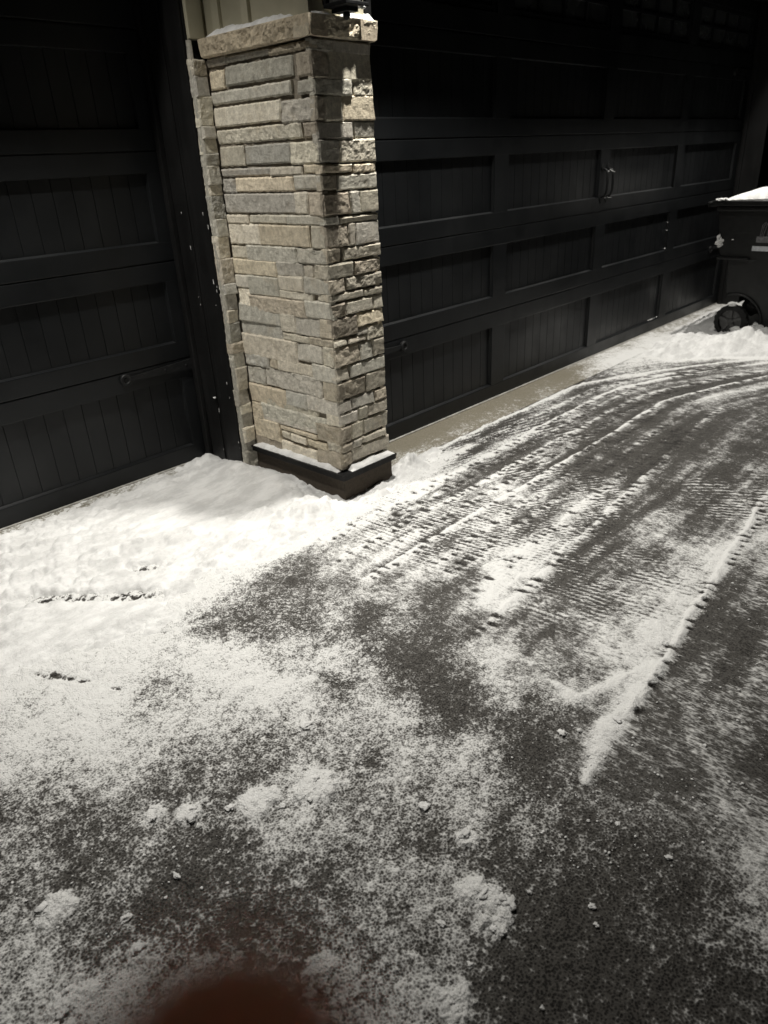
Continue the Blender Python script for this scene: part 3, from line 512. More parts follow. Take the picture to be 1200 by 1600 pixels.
dr = garage_door('wide black carriage style garage door right of the stone pillar with four window lights and a pair of pull handles',
                 -1.262, 3.70, 0, [(-1.16, -hw), (hw, W_-hw), (W_+hw, 2*W_-hw), (2*W_+hw, 3.605)], None)
for (a, b, z) in ((-1.262, -.866, .515), (3.70, 3.30, .55), (3.70, 3.30, 1.945)): strap(dr, a, b, 0, z)
dl = garage_door('black garage door left of the stone pillar, set back behind a deep black jamb', -4.26, -1.778, .665,
                 [(-4.16, -3.075), (-2.938, -1.857)], None)
for (a, b, z) in ((-1.778, -2.192, .525), (-4.26, -3.85, .525)): strap(dl, a, b, .665, z)
# pull handles of the wide door
for cx in (1.185, 1.262):
    m = MB(); z0, z1 = 1.075, 1.345
    spade = lambda zc, s: [(cx-.010, zc), (cx-.020, zc+s*.018), (cx-.014, zc+s*.036), (cx, zc+s*.052), (cx+.014, zc+s*.036), (cx+.020, zc+s*.018), (cx+.010, zc)]
    m.prism(spade(z1-.06, 1), -.006, -.0005); m.prism(spade(z0+.06, -1), -.006, -.0005)
    h = m.build('pull_handle', M_IRON, dr)
    g = MB(); g.tube([(cx, -.004, z0+.045), (cx, -.030, z0+.055), (cx, -.042, z0+.085), (cx, -.044, (z0+z1)/2), (cx, -.042, z1-.085), (cx, -.030, z1-.055), (cx, -.004, z1-.045)],
                     [.007, .007, .008, .0095, .008, .007, .007], 10)
    g.build('grip', M_IRON, h, True)

# ------------------------------------------------------------------ snow crumbs (helper)
def blob(m, c, r, seed, sq=.6, sub=2, rough=.45):
    bm = bmesh.new(); bmesh.ops.create_icosphere(bm, subdivisions=sub, radius=1)
    sx = 1+.35*math.sin(seed*3.1); sy = 1-.3*math.sin(seed*1.7)
    for v in bm.verts:
        n = mnoise.noise(v.co*1.4+Vector((seed*3.7, seed, 0)))*rough+mnoise.noise(v.co*3.3+Vector((seed, 0, seed*2)))*rough*.45
        v.co = v.co*(1+n); v.co.x *= sx; v.co.y *= sy; v.co.z *= sq
        v.co = Vector(c)+v.co*r
    bm.verts.index_update()
    m.add([v.co[:] for v in bm.verts], [[v.index for v in f.verts] for f in bm.faces]); bm.free()

def crumb(c, r, seed, label, group=None, name='snow_crumb', sq=.5, sub=2):
    q = MB(); blob(q, c, r, seed, sq, sub); o = q.build(name, M_SNOW, None, True); tag(o, label, 'snow', group); return o

# ------------------------------------------------------------------ stone pillar
XL, YF = -1.714, -.348
TONES = {'g': (.545, .52, .455), 's': (.50, .485, .435), 'm': (.61, .57, .475), 'c': (.72, .67, .56), 'y': (.66, .585, .455), 'b': (.47, .42, .34)}
pillar = empty('stone_pillar', (-1.56, 0, 0))
tag(pillar, 'tan and grey ledgestone garage pillar with a rock faced cap, between the two black doors', 'pillar')
rs = random.Random(11)
def stone(m, face, a0, a1, z0, z1, tone, prot):
    """one dressed stone. face 'L': plane x=XL, runs in y; 'F': plane y=YF, runs in x; 'S': plane y=.301"""
    e_ = .0065 if face == 'F' else .0035; z0 -= e_; z1 += e_; a0 -= .001; a1 += .001
    g = .0018; a0 += g; a1 -= g; z0 += g*.8; z1 -= g*.8
    if a1-a0 < .01 or z1-z0 < .008: return
    na = max(3, int((a1-a0)/.006)); nz = max(3, int((z1-z0)/.006)); sd = rs.random()*50
    rgh = rs.choice((.2, .25, .35, .5, .9)) if tone != 'b' else .7
    T0 = TONES[tone]; k = rs.uniform(.88, 1.36); T = tuple(c*k*rs.uniform(.99, 1.01) for c in T0)
    tilt = rs.uniform(-.004, .004); tz = rs.uniform(-.004, .004); sk0 = rs.uniform(-.05, .05)*(z1-z0)*2; sk1 = rs.uniform(-.05, .05)*(z1-z0)*2
    vs = []; depth = .030
    for i in range(na+1):
        for j in range(nz+1):
            u, v = i/na, j/nz
            a = a0+(a1-a0)*u; z = z0+(z1-z0)*v
            edge = min(u*(a1-a0), (1-u)*(a1-a0), v*(z1-z0), (1-v)*(z1-z0))
            bord = (i in (0, na)) or (j in (0, nz))
            P3 = Vector((a*34+sd, z*34, sd))
            n = mnoise.fractal(P3, .6, 2.1, 5)*.0050*rgh
            n2 = abs(mnoise.noise(P3*.45+Vector((9, 2, sd))))*.005*rgh
            d = prot+n-n2+tilt*(u-.5)*2+tz*(v-.5)*2
            d -= .0030*max(0, 1-edge/.004)**1.5
            if bord:
                w_ = mnoise.noise(Vector((a*60, z*60, sd)))*.0034
                if i in (0, na): a += w_*(1 if i == 0 else -1)
                if j in (0, nz): z += w_
                d -= .003
            a += (sk0*(1-u)-sk1*u)*(v-.5)*.5
            vs.append((a, z, d))
    F = [(i*(nz+1)+j, (i+1)*(nz+1)+j, (i+1)*(nz+1)+j+1, i*(nz+1)+j+1) for i in range(na) for j in range(nz)]
    ring = [(i, 0) for i in range(na)]+[(na, j) for j in range(nz)]+[(i, nz) for i in range(na, 0, -1)]+[(0, j) for j in range(nz, 0, -1)]
    b0 = len(vs)
    for (i, j) in ring:
        a, z, d = vs[i*(nz+1)+j]; vs.append((a, z, -depth))
    n = len(ring)
    for q in range(n):
        i, j = ring[q]; i_, j_ = ring[(q+1) % n]
        F.append((i*(nz+1)+j, i_*(nz+1)+j_, b0+(q+1) % n, b0+q))
    if face == 'L': W = [(XL-d, a, z) for a, z, d in vs]
    elif face == 'F': W = [(a, YF-d, z) for a, z, d in vs]
    elif face == 'R': W = [(-1.409+d, a, z) for a, z, d in vs]
    else: W = [(a, .301-d, z) for a, z, d in vs]
    m.add(W, F, T)
m = MB()
for (a0, a1, z0, z1, t) in LEFT_STONES:
    cn = a0 < YF+.03
    z0 = max(z0, .09)
    if cn: a0 = YF+.001
    if a1 > .26: a1 = .297
    stone(m, 'L', a0, a1, z0, z1, t, rs.uniform(.002, .004) if cn else rs.uniform(-.003, .005))
for (a0, a1, z0, z1, t) in FRONT_STONES:
    cn = a0 < XL+.04
    z0 = max(z0, .09)
    if cn: a0 = XL-.001
    if a1 > -1.42: a1 = -1.401
    stone(m, 'F', a0, a1, z0, z1, t, rs.uniform(.002, .004) if cn else rs.uniform(.0, .0035))
z = .01
while z < 1.82:
    h = rs.choice((.045, .06, .075, .095, .11)); z1 = min(z+h, 1.826)
    off = rs.uniform(-.004, .008)
    stone(m, 'S', -1.787+off*.6, -1.712, z, z1, rs.choice('ggmmsbc'), rs.uniform(.0, .012)); z = z1
z = .13
while z < 1.82:
    h = rs.choice((.045, .06, .075, .095, .11)); z1 = min(z+h, 1.826); a = YF+.006
    while a < -.02:
        l = rs.uniform(.06, .22); b = min(a+l, -.005); stone(m, 'R', a, b, z, z1, rs.choice('ggmmsbcy'), rs.uniform(-.003, .005)); a = b
    z = z1
m.build('ledgestone', M_STONE, pillar)
m = MB()
m.prism([(XL+.013, .330), (XL+.013, YF+.013), (-1.401-.013, YF+.013), (-1.401-.013, .0), (-1.401-.013, .33)], .02, 1.826, 'z')
m.build('mortar_core', M_MORT, pillar)
# mortar bead where the stone veneer meets the jamb
m = MB(); n = 150; vs = []
for i in range(n+1):
    z = .0+1.894*i/n; wv = mnoise.noise(Vector((z*9, 3, 1)))*.008+mnoise.noise(Vector((z*26, 7, 2)))*.006; w2 = mnoise.noise(Vector((z*14, 13, 2)))*.008
    vs += [(-1.772, .300, z), (-1.783+wv*.5, .302+w2, z), (-1.7865+wv*.6, .313+w2, z), (-1.785+wv*.4, .324+w2, z), (-1.772, .336, z)]
fs = [(i*5+k, i*5+k+1, i*5+k+6, i*5+k+5) for i in range(n) for k in range(4)]
m.add(vs, fs); m.build('mortar_bead', M_EDGE, pillar, True)
# foundation, flashing
m = MB(); o = .004
m.prism([(XL-o, .296), (XL-o, YF-o), (-1.397, YF-o), (-1.397, .0), (XL+.02, .0)], -.05, .108, 'z')
m.build('foundation', M_FOUND, pillar)
def band(poly_out, poly_in, z0, z1):
    pass
m = MB()
for (z0, z1, o) in ((.134, .142, .034), (.113, .1338, .028)):
    m.prism([(XL-o, .296), (XL-o, YF-o), (-1.401+.012, YF-o), (-1.401+.012, YF+.02), (XL+.01, YF+.02), (XL+.01, .296)], z0, z1, 'z')
m.build('base_flashing', M_FLASH, pillar)

# rock-faced cap stones
def cap_block(P0, P1, nrm, z0, z1, name, flat=False):
    """visible rock face from P0 to P1 (xy), outward normal nrm"""
    P0 = Vector((*P0, 0)); P1 = Vector((*P1, 0)); N = Vector((*nrm, 0)); L = (P1-P0).length; na = int(L/.006); nz = 14
    vs = []
    for i in range(na+1):
        for j in range(nz+1):
            u, v = i/na, j/nz; q = P0.lerp(P1, u); P3 = Vector((q.x*20, q.y*20, v*1.4+3))
            n = mnoise.fractal(P3*1.3, .75, 2.2, 5)*.010+(mnoise.noise(P3*.6))*.008
            prof = -.012*(max(0, .62-v))+(-.010 if j == 0 else 0)
            if j == nz: n *= .15
            q = q+N*(n*min(1, 6*min(u, 1-u)+.15)+prof); vs.append((q.x, q.y, z0+(z1-z0)*v))
    F = [(i*(nz+1)+j, (i+1)*(nz+1)+j, (i+1)*(nz+1)+j+1, i*(nz+1)+j+1) for i in range(na) for j in range(nz)]
    b = len(vs)
    for i in range(na+1):
        q = P0.lerp(P1, i/na)-N*.09; vs += [(q.x, q.y, z0), (q.x, q.y, z1)]
    for i in range(na):
        F.append((i*(nz+1)+nz, (i+1)*(nz+1)+nz, b+2*(i+1)+1, b+2*i+1)); F.append((i*(nz+1), b+2*i, b+2*(i+1), (i+1)*(nz+1)))
    for i in (0, na):
        F.append(tuple([i*(nz+1)+j for j in range(nz+1)]+[b+2*i+1, b+2*i]))
    mm = MB(); mm.add(vs, F, (.66, .57, .43)); return mm
o = .030
mm = cap_block((XL-o, .296), (XL-o, YF-o), (-1, 0), 1.831, 1.897, '')
mm2 = cap_block((XL-o+.0015, YF-o), (-1.392, YF-o), (0, -1), 1.831, 1.897, '')
mm.add(mm2.v, mm2.f, (.66, .59, .46))
mm4 = cap_block((-1.393, YF-o), (-1.393, .0), (1, 0), 1.831, 1.897, ''); mm.add(mm4.v, mm4.f, (.5, .43, .33))
mm.build('cap_stone', M_STONE, pillar)
# board and batten siding above the cap
m = MB(); SX, SY = -1.688, -.322
m.box(SX, -1.42, SY, .62, 1.90, 3.2)
m.box(-1.765, SX, .315, .62, 1.90, 3.2)
for (ya, yb) in ((-.322-.016, -.262), (.005, .045), (.19, .235)): m.box(SX-.017, SX, ya, yb, 1.899, 3.2, b=.002)
m.box(-1.778, SX-.018, .298, .315, 1.899, 3.2, b=.002)
m.box(SX, -1.655, SY-.017, SY, 1.899, 3.2, b=.002)
m.box(-1.47, -1.425, SY-.017, SY, 1.899, 3.2, b=.002)
m.build('board_and_batten_siding', M_SIDE, pillar)
MB().box(-1.419, -1.385, SY-.02, .0, 1.899, 3.2, b=.002).build('corner_trim', M_TRIM, pillar)

# snow lying on the pillar's ledges
def ledge_snow(pts, w0, w1, nrm, z, h, seed, name, label):
    """strip of snow along pts (xy), from the wall out by w"""
    N = Vector((*nrm, 0)); mm = MB(); vs = []; nseg = 0; P = []
    for a, b in zip(pts[:-1], pts[1:]):
        k = int(math.hypot(b[0]-a[0], b[1]-a[1])/.006)
        P += [(a[0]+(b[0]-a[0])*i/k, a[1]+(b[1]-a[1])*i/k) for i in range(k)]
    P.append(pts[-1]); cs = 8
    for i, (x, y) in enumerate(P):
        t = i/(len(P)-1); e = min(1, 14*min(t, 1-t)+.05); s_ = mnoise.noise(Vector((x*14+seed, y*14, 0))); s2_ = mnoise.noise(Vector((x*50, y*50+seed, 0)))
        ww = w0+(w1-w0)*t+s2_*.003; hh = h*(1+.45*s_+.2*s2_)*e
        for k in range(cs+1):
            u = k/cs; q = Vector((x, y, 0))+N*(ww*u); zz = z+hh*(1-u**3.2)*(1-.25*u)+mnoise.noise(Vector((q.x*90, q.y*90, seed)))*.0012
            vs.append((q.x, q.y, max(z, zz) if k < cs else z-.0005))
    F = [(i*(cs+1)+k, (i+1)*(cs+1)+k, (i+1)*(cs+1)+k+1, i*(cs+1)+k+1) for i in range(len(P)-1) for k in range(cs)]
    mm.add(vs, F); ob = mm.build(name, M_SNOW, None, True); tag(ob, label, 'snow'); return ob
ledge_snow([(XL+.008, .29), (XL+.008, YF+.02)], .036, .030, (-1, 0), .1425, .020, 1., 'snow_ridge', 'strip of snow on the black base flashing along the left side of the pillar')
ledge_snow([(XL+.03, YF+.008), (-1.395, YF+.008)], .034, .036, (0, -1), .1425, .020, 5., 'snow_ridge', 'strip of snow on the black base flashing along the front of the pillar')
ledge_snow([(SX+.002, .27), (SX+.002, YF+.09)], .050, .030, (-1, 0), 1.8975, .026, 9., 'snow_ridge', 'snow on top of the cap stone against the left siding')
ledge_snow([(-1.70, SY+.002), (-1.665, SY+.002), (-1.61, SY+.002)], .045, .05, (0, -1), 1.8975, .016, 12., 'snow_ridge', 'small snow heap on the front cap stone left of the lantern')
ledge_snow([(-1.54, SY+.002), (-1.39, SY+.002)], .050, .045, (0, -1), 1.8975, .024, 15., 'snow_ridge', 'snow on the front cap stone right of the lantern')

# ------------------------------------------------------------------ lantern above the cap
lan = empty('wall_lantern', (-1.60, -.36, 1.93)); tag(lan, 'black wall lantern hanging just above the cap stone on the beige siding', 'lantern')
lx, ly, lw = -1.592, -.415, .050
m = MB(); m.box(lx-.045, lx+.045, -.352, -.339, 1.93, 2.16, b=.004); m.build('back_plate', M_IRON, lan)
m = MB()
m.box(lx-lw-.008, lx+lw+.008, ly-lw-.008, ly+lw+.008, 1.917, 1.930, b=.003)
m.prism([(lx-.030, ly-.030), (lx+.030, ly-.030), (lx+.030, ly+.030), (lx-.030, ly+.030)], 1.903, 1.918, 'z')
m.lathe((lx, ly, 0), [(.008, 1.905), (.014, 1.897), (.012, 1.888), (.004, 1.880)], 'z', 14)
for sx in (-1, 1):
    for sy in (-1, 1): m.box(lx+sx*lw-.006, lx+sx*lw+.006, ly+sy*lw-.006, ly+sy*lw+.006, 1.928, 2.15, b=.001)
m.prism([(lx-.066, ly-.066), (lx+.066, ly-.066), (lx+.066, ly+.062), (lx-.066, ly+.062)], 2.15, 2.165, 'z')
m.prism([(lx-.04, ly-.04), (lx+.04, ly-.04), (lx+.04, ly+.04), (lx-.04, ly+.04)], 2.165, 2.20, 'z')
m.tube([(lx, -.345, 2.13), (lx, -.36, 2.22), (lx, ly, 2.24), (lx, ly, 2.19)], .007, 8)
m.box(lx-.02, lx+.02, -.36, ly+.03, 1.905, 1.916)
m.build('cage', M_IRON, lan)
m = MB(); g = lw-.008
m.box(lx-g, lx+g, ly-g, ly+g, 1.931, 2.148); m.build('glass', simple('seedy_glass', (.20, .20, .19), .25, .3, 40, .4, .002), lan)
crumb((lx+.035, ly-.05, 1.913), .010, 3.3, 'bit of snow clinging under the lantern bottom plate')

# ------------------------------------------------------------------ house shell round the doors
house = empty('house', (0, 2, 0)); tag(house, 'dark garage front with black jambs and headers around both doors', 'house')
m = MB()                                    # reveals and casings (black)
def bx(*a, b=.003): m.box(*a, b=b)
bx(-1.774, -1.76, .336, .70, 0, 2.45)                    # left bay, jamb board by the pillar
bx(-1.800, -1.7745, .618, .652, .004, 2.45)              # its door stop
bx(-1.781, -1.7745, .50, .606, .004, 2.45, b=.002)
bx(-1.786, -1.7745, .342, .455, .004, 2.45, b=.003)
m.build('door_jamb', M_TRIM, house); m = MB()
bx(-4.30, -4.262, .30, .70, 0, 2.45); bx(-4.262, -4.24, .618, .652, .004, 2.45)
m.build('door_jamb', M_TRIM, house); m = MB()
bx(-1.39, -1.262, -.006, .04, 0, 2.45); m.build('door_jamb', M_TRIM, house); m = MB()                   # right bay, beside the pillar
bx(3.70, 3.722, -.34, .06, 0, 2.45); bx(3.68, 3.6995, -.045, -.012, .004, 2.45); bx(3.7, 3.7215, -.34, -.2, 0, 2.45)
m.build('door_jamb', M_TRIM, house)
m = MB()
m.box(-1.385, 3.9, -.345, .25, 2.452, 3.2)
m.box(-4.6, -1.79, .302, .9, 2.452, 3.2)
m.build('door_header', M_TRIM, house)
m = MB()
m.box(-1.755, -1.43, .345, 5.5, .0, 3.2); m.box(-1.43, -1.28, .045, 5.5, .0, 2.45)
m.box(-4.6, -4.302, .301, 5.5, 0, 2.45); m.box(-4.26, -1.79, .72, 5.5, 0, 2.44); m.box(-1.28, 3.7, .07, 5.5, 0, 2.44)
m.box(3.73, 4.9, -.34, 5.5, 0, 3.2); m.box(-8, -4.6, .30, 5.5, 0, 3.2)
m.build('wall', simple('dark_wall', (.014, .014, .014), .8, .2, 5), house)
m = MB(); m.box(-1.8, 5.2, -1.15, 5.5, 3.22, 3.36); m.box(-8.2, -1.8, -.55, 5.5, 3.22, 3.36); m.build('soffit', M_SOFF, house)
m = MB(); m.prism([(-1.35, 3.362), (5.6, 3.362), (2.2, 5.2)], -8.2, 5.2, 'x'); m.build('roof', simple('dark_shingles', (.03, .03, .03), .9), house)
for i, (x, y, z, e) in enumerate(LAMPS):
    f = empty('soffit_light', (x, y, 3.21))
    tag(f, ('round lamp in the soffit over the left garage door', 'round lamp in the soffit beside the stone pillar over the wide door', 'round lamp in the soffit above the middle of the wide door', 'round lamp in the soffit at the far end of the wide door')[i], 'lamp', 'lamps in the soffit')
    q = MB(); q.lathe((x, y, 3.20), [(.050, .012), (.075, .012), (.080, .004), (.080, .0195), (.05, .0195)], 'z', 28); q.build('lamp_ring', M_TRIM, f)
    q = MB(); q.lathe((x, y, 3.21), [(.049, .002), (.049, .009)], 'z', 28); q.build('lamp_lens', M_LAMPG, f)

# ------------------------------------------------------------------ wheeled bin
binr = empty('wheeled_bin', (2.65, -.8, 0)); tag(binr, 'black wheeled rubbish bin with snow on its lid near the wide garage door', 'bin')
arc = [(-.60+.215*math.cos(a), .125+.215*math.sin(a)) for a in [R(t) for t in range(-15, 116, 8)]]
arc = [(-1.2-(q[0])+0, q[1]) for q in arc]   # mirrored below
arch = [(-.60-.215*math.cos(R(t)), .125+.215*math.sin(R(t))) for t in range(-18, 112, 6)]
prof = [(-1.13, .045)]+[(y, z) for y, z in arch]+[(-.515, .36), (-.495, .60), (-.43, .63), (-.405, .72), (-.385, .965), (-1.22, .965)]
m = MB(); n = len(prof)
def sx(z): return (2.405-.055*z, 2.955+.055*z)
vs = [(sx(z)[0], y, z) for y, z in prof]+[(sx(z)[1], y, z) for y, z in prof]
m.add(vs, [tuple(range(n)), tuple(range(2*n-1, n-1, -1))]+[(i, (i+1) % n, n+(i+1) % n, n+i) for i in range(n)])
body = m.build('bin_body', M_PLAST, binr)
bv = body.modifiers.new('bevel', 'BEVEL'); bv.width = .008; bv.segments = 2; bv.limit_method = 'ANGLE'
m = MB(); m.tube([(2.398-.055*z, y, z) for y, z in arch], .009, 8)
m.build('wheel_arch_rim', M_PLAST, body, True)
m = MB(); m.add([(2.40, -.50, .60), (2.365, -.50, .605), (2.365, -.72, .605), (2.375, -.66, .575), (2.385, -.52, .585)], [(0, 1, 2, 3, 4)])
m.box(2.345, 2.40, -.66, -.42, .60, .615, b=.004); m.build('side_ledge', M_PLAST, body)
m = MB(); m.box(2.325, 3.04, -1.25, -.375, .950, .985, b=.008); m.build('bin_rim', M_PLAST, binr)
# lid: shallow dome with a lip and handle lug
m = MB(); nx, ny = 12, 16; vs = []
for i in range(nx+1):
    for j in range(ny+1):
        u, v = i/nx, j/ny; x = 2.305+.755*u; y = -.345-.935*v
        vs.append((x, y, 1.022+.075*(1-(2*u-1)**4)*min(1, v*2.2)**.9*(1-max(0, v-.85)*4)))
F = [(i*(ny+1)+j, (i+1)*(ny+1)+j, (i+1)*(ny+1)+j+1, i*(ny+1)+j+1) for i in range(nx) for j in range(ny)]
m.add(vs, F); m.box(2.305, 3.06, -1.28, -.345, .987, 1.022, b=.006)
lid = m.build('bin_lid', M_PLAST, binr)
m = MB(); m.tube([(2.33, -.36, 1.0), (2.33, -.315, 1.003), (3.03, -.315, 1.003), (3.03, -.36, 1.0)], .016, 10)
m.box(2.315, 2.345, -.375, -.31, .98, 1.012, b=.004); m.build('bin_handle', M_PLAST, lid)
# wheel
for wx in (2.352, 2.965):
    wh = MB(); R_ = .128
    pts = []; n = 72
    for k in range(n):
        a = 2*math.pi*k/n; rr_ = R_*(1 if (k // 2) % 2 else .965); pts.append((rr_*math.cos(a), rr_*math.sin(a)))
    cy, cz = -.60, .135; inner = [(.088*math.cos(2*math.pi*k/n), .088*math.sin(2*math.pi*k/n)) for k in range(n)]
    vs = [(wx+x_, cy+a, cz+b) for x_ in (-.012, .042) for a, b in pts]+[(wx+x_, cy+a, cz+b) for x_ in (-.022, .042) for a, b in inner]
    F = [(k, (k+1) % n, n+(k+1) % n, n+k) for k in range(n)]+[(k, (k+1) % n, 2*n+(k+1) % n, 2*n+k) for k in range(n)]+[(n+k, n+(k+1) % n, 3*n+(k+1) % n, 3*n+k) for k in range(n)]
    wh.add(vs, F); wob = wh.build('wheel', M_RUB, binr)
    q = MB(); q.lathe((wx, cy, cz), [(.086, .0), (.086, .03)], 'x', 32); q.lathe((wx, cy, cz), [(.022, .0), (.024, -.02), (.010, -.024)], 'x', 18)
    for k in range(5):
        a = 2*math.pi*k/5+.3; ca, sa = math.cos(a), math.sin(a); w2 = .011
        q.add([(wx-.016, cy+ca*r_-sa*s*w2, cz+sa*r_+ca*s*w2) for r_ in (.02, .088) for s in (-1, 1)]+[(wx+.002, cy+ca*r_-sa*s*w2, cz+sa*r_+ca*s*w2) for r_ in (.02, .088) for s in (-1, 1)],
              [(0, 1, 3, 2), (0, 2, 6, 4), (1, 5, 7, 3), (2, 3, 7, 6)])
    q.build('wheel_hub', M_HUB, wob)
# emblem and sticker on the side
def side_pt(y, z, d=.0015): return (2.405-.055*z-d, y, z)
m = MB()
def quad(mm, y0, y1, z0, z1, d=.0015):
    mm.add([side_pt(y0, z0, d), side_pt(y1, z0, d), side_pt(y1, z1, d), side_pt(y0, z1, d)], [(0, 1, 2, 3)])
quad(m, -.689, -.84, .729, .773)
def ep(px_, py_): return side_pt(-.712-(px_-1025)*.000424, .773+(1060-py_)*.000423)
for L_ in (((1025, 1060), (1045, 870), (1095, 822), (1118, 850), (1075, 1060)), ((1050, 1060), (1068, 890), (1095, 850)), ((1105, 845), (1173, 890), (1260, 900)), ((1150, 885), (1140, 1060)), ((1200, 895), (1195, 1060))):
    m.tube([ep(*q) for q in L_], .0022, 6)
m.build('emblem', M_GREY, body)
m = MB(); quad(m, -.667, -.84, .668, .703); m.build('sticker', M_WLAB, body)
# snow on the lid
m = MB(); nx, ny = 40, 46; vs = []
for i in range(nx+1):
    for j in range(ny+1):
        u, v = i/nx, j/ny; x = 2.325+.71*u; y = -.43-.83*v
        zl = 1.022+.075*(1-(2*(x-2.305)/.755-1)**4)*min(1, ((-.345-y)/.935)*2.2)**.9
        e = min(1, 9*min(u, 1-u), 5*min(v+.01, 1-v)); e = max(0, e)
        vs.append((x, y, zl-.004+(.030*e**.6+.006*mnoise.noise(Vector((x*9, y*9, 0)))*e+.003*mnoise.noise(Vector((x*40, y*40, 0))))*(1 if e > .02 else 0)))
F = [(i*(ny+1)+j, (i+1)*(ny+1)+j, (i+1)*(ny+1)+j+1, i*(ny+1)+j+1) for i in range(nx) for j in range(ny)]
m.add(vs, F); tag(m.build('snow_blanket', M_SNOW, None, True), 'blanket of snow lying on the black bin lid', 'snow')
m = MB(); blob(m, (2.325, -.395, 1.032), .028, 2.1, .35); blob(m, (2.33, -.43, 1.034), .026, 4.4, .35)
tag(m.build('snow_patch', M_SNOW), 'small square snow patch on the rear corner of the bin lid', 'snow')
m = MB()
for k, (y, z, r_) in enumerate(((-.415, .762, .016), (-.42, .735, .022), (-.428, .708, .020), (-.447, .735, .012), (-.41, .72, .016))): blob(m, (2.352, y, z), r_, k*1.7, 1.1)
tag(m.build('snow_lump', M_SNOW), 'lump of snow stuck to the rear edge of the bin body', 'snow')
m = MB(); blob(m, (2.362, -.518, .745), .008, 3, .5); tag(m.build('snow_speck', M_SNOW), 'tiny fleck of snow stuck on the flat side of the bin', 'snow')
crumb((2.35, -.60, .262), .026, 3, 'snow packed on top of the bin wheel', None, 'snow_clump', .4)
crumb((2.335, -.655, .080), .034, 6, 'snow packed in the lower spokes of the bin wheel', None, 'snow_clump', .7)
for k in range(5): crumb((1.18+.022*k+rs.uniform(-.004, .004), -.048, 1.292-.006*abs(k-1)+rs.uniform(-.004, .004)), rs.uniform(.003, .007), k*2.3, 'crumb of snow caught on the top of the two pull handles', 'snow crumbs on the handle tops', sub=1)
for k in range(4): crumb((1.175+.028*k, -.04, 1.118+rs.uniform(-.004, .004)), .0035, k*1.3, 'crumb of snow caught at the foot of the two pull handles', 'snow crumbs at the handle feet', sub=1)

# ------------------------------------------------------------------ flecks on the black jamb, and on door ledges
m = MB()
for k in range(16):
    z = rs.uniform(.08, 1.35); y = rs.choice((rs.gauss(.345, .004), rs.gauss(.375, .006), rs.gauss(.375, .006), rs.gauss(.50, .02)))
    blob(m, (-1.7865 if y < .455 else -1.7815, y, z), rs.uniform(.0009, .0022), k*.7, rs.choice((1, 4, 7)), 1)
blob(m, (-1.79, .50, .37), .008, 4, .5, 2)
tag(m.build('snow_flecks', M_SNOW), 'flecks of snow and chipped paint sprinkled down the black jamb left of the pillar', 'snow', kind='stuff')
for k in range(12): crumb((rs.uniform(2.2, 2.42), .012, .1045+rs.uniform(0, .003)), rs.uniform(.004, .009), k*.9, 'crumb of snow on the lowest panel ledge of the wide door left of the bin', 'snow crumbs on the lowest door ledge', sub=1)
for z in (.80, .86, .66): crumb((2.365, .012, z), .006, z*9, 'fleck of snow in the upright edge of a wide door panel beside the bin', 'snow flecks in the panel edge', sub=1)

# ------------------------------------------------------------------ chunks and crumbs of snow on the drive
def ground_h(x, y):
    c, r_ = cover_map(np.array([x]), np.array([y])); h = bank_height(np.array([x]), np.array([y]))
    return max(float(r_[0])+.003, float(h[0])+.010)
for k, (x, y, s_) in enumerate(CHUNKS):
    m = MB(); z = ground_h(x, y); big = s_ > .028
    if not big: blob(m, (x, y, z+s_*.10), s_*.42, k*1.37, .38, 3, .9)
    else:
        for q in range(4 if s_ < .045 else 7):
            a = rs.uniform(0, 6.28); d = abs(rs.gauss(0, .42))*s_; rr_ = s_*rs.uniform(.09, .24)
            blob(m, (x+d*math.cos(a)*1.3, y+d*math.sin(a), z+rr_*.05), rr_, k*3.1+q, .34, 3, .9)
    ob = m.build('snow_chunk', M_SNOW, None, True); CH = ob
    tag(ob, CHUNK_LABELS.get(k, 'tiny loose lump of snow lying alone on the bare asphalt'), 'snow chunk', 'lumps of snow scattered on the driveway')

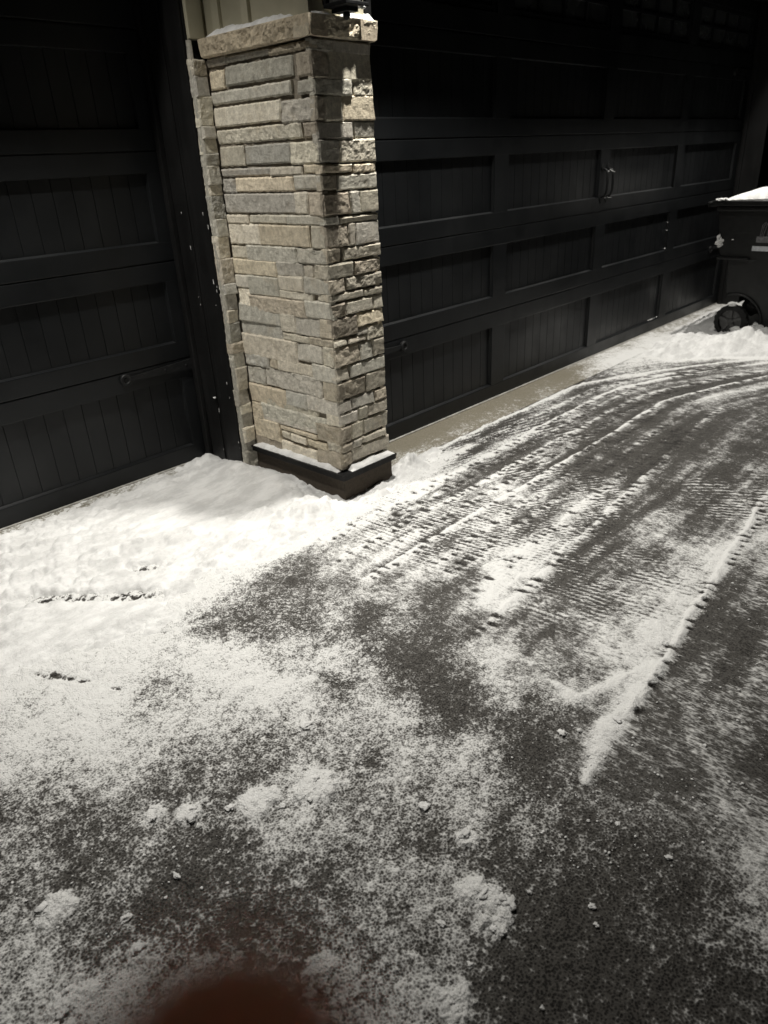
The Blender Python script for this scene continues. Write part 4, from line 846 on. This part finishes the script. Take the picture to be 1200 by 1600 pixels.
# uncountable grit of snow crumbs
def crumb_field(n, seed):
    r3 = np.random.RandomState(seed); base = bmesh.new(); bmesh.ops.create_icosphere(base, subdivisions=1, radius=1)
    bv_ = np.array([v.co[:] for v in base.verts]); bf = np.array([[v.index for v in f.verts] for f in base.faces]); base.free()
    a = r3.uniform(-2, 100, n)*math.pi/180; q = np.exp(r3.uniform(math.log(1.15), math.log(6.5), n))
    x = -3.8+q*np.sin(a); y = -2.62+q*np.cos(a)
    cm, rl = cover_map(x, y); hb = bank_height(x, y)
    dens = np.clip(cm, .02, .8)*1.1*(fbm(x, y, 5, 3, .6, 77.) > .44)
    ok = (r3.rand(n) < dens) & (hb < -.012) & ~((y > -.36) & (x > -1.72) & (x < -1.38)) & (y < np.where(x > -1.75, -.03, .6))
    x, y, rl, hb = x[ok], y[ok], rl[ok], hb[ok]; n = len(x)
    s = .0010+.0030*r3.rand(n)**5; s = np.where(r3.rand(n) < .008, s*1.9, s)
    z = np.maximum(rl+.003, hb+.011)
    defo = 1+.35*(r3.rand(n, len(bv_), 1)-.5)*2
    sc3 = np.stack([s*(.7+.8*r3.rand(n)), s*(.7+.8*r3.rand(n)), s*.42], -1)[:, None, :]
    V = bv_[None]*defo*sc3+np.stack([x, y, z+s*.2], -1)[:, None, :]
    Fc = bf[None]+(np.arange(n)*len(bv_))[:, None, None]
    me = bpy.data.meshes.new('snow_crumbs'); me.vertices.add(n*len(bv_)); me.vertices.foreach_set('co', V.astype(np.float32).ravel())
    Fc = Fc.reshape(-1, 3); me.loops.add(Fc.size); me.loops.foreach_set('vertex_index', Fc.astype(np.int32).ravel())
    me.polygons.add(len(Fc)); me.polygons.foreach_set('loop_start', (np.arange(len(Fc))*3).astype(np.int32))
    me.update(calc_edges=True); me.materials.append(M_SNOW)
    ob = bpy.data.objects.new('snow_crumbs', me); col.objects.link(ob)
    tag(ob, 'loose crumbs and grains of snow sprinkled all over the dark asphalt', 'snow crumbs', kind='stuff')
crumb_field(34000, 5)

# ------------------------------------------------------------------ the photographer's fingertip at the lens's lower edge
def finger():
    """index finger reaching up from below the phone; tip 46 mm in front of the lens"""
    d = .031
    def P(u, v, dd): return CAM+rt*((u-600)/1133.9*dd)+up*((800-v)/1133.9*dd)+fwd*dd
    tip = P(322, 1468, d)
    ax = (up*.80+fwd*.10+rt*-.12).normalized()        # direction the finger points
    side = rt; back = ax.cross(side).normalized()
    path = []; rad = []
    for t, r_ in ((0, .0012), (.0012, .0040), (.003, .0056), (.006, .0068), (.011, .0074), (.018, .0078), (.025, .0079), (.034, .0081), (.045, .0083), (.056, .0088), (.072, .0094), (.09, .0098)):
        bend_ = back*(-.00) + fwd*(-.25*max(0, t-.022)**1.1)
        path.append(tip-ax*t*.85+bend_); rad.append(r_*(1.02 if t < .012 else 1.05))
    m = MB(); m.tube(path, rad, 24); return m, path, side, ax
m, path, side, ax = finger()
fo = m.build('finger', M_SKIN, None, True); tag(fo, 'blurred brown fingertip of the photographer poking in at the bottom edge', 'finger')
nrm = (-fwd).normalized()
m = MB(); vs = []; n = 10
for i in range(n+1):
    for j in range(n+1):
        u, v = i/n*2-1, j/n; q = path[0].lerp(path[5], .12+.6*v)+side*(u*.0048*(1-.25*abs(1-2*v)**3))
        q += fwd*(.0064-.0022*u*u-.003*(1-v)**2); vs.append(q[:])
F = [(i*(n+1)+j, (i+1)*(n+1)+j, (i+1)*(n+1)+j+1, i*(n+1)+j+1) for i in range(n) for j in range(n)]
m.add(vs, F); m.build('fingernail', M_NAIL, fo, True)
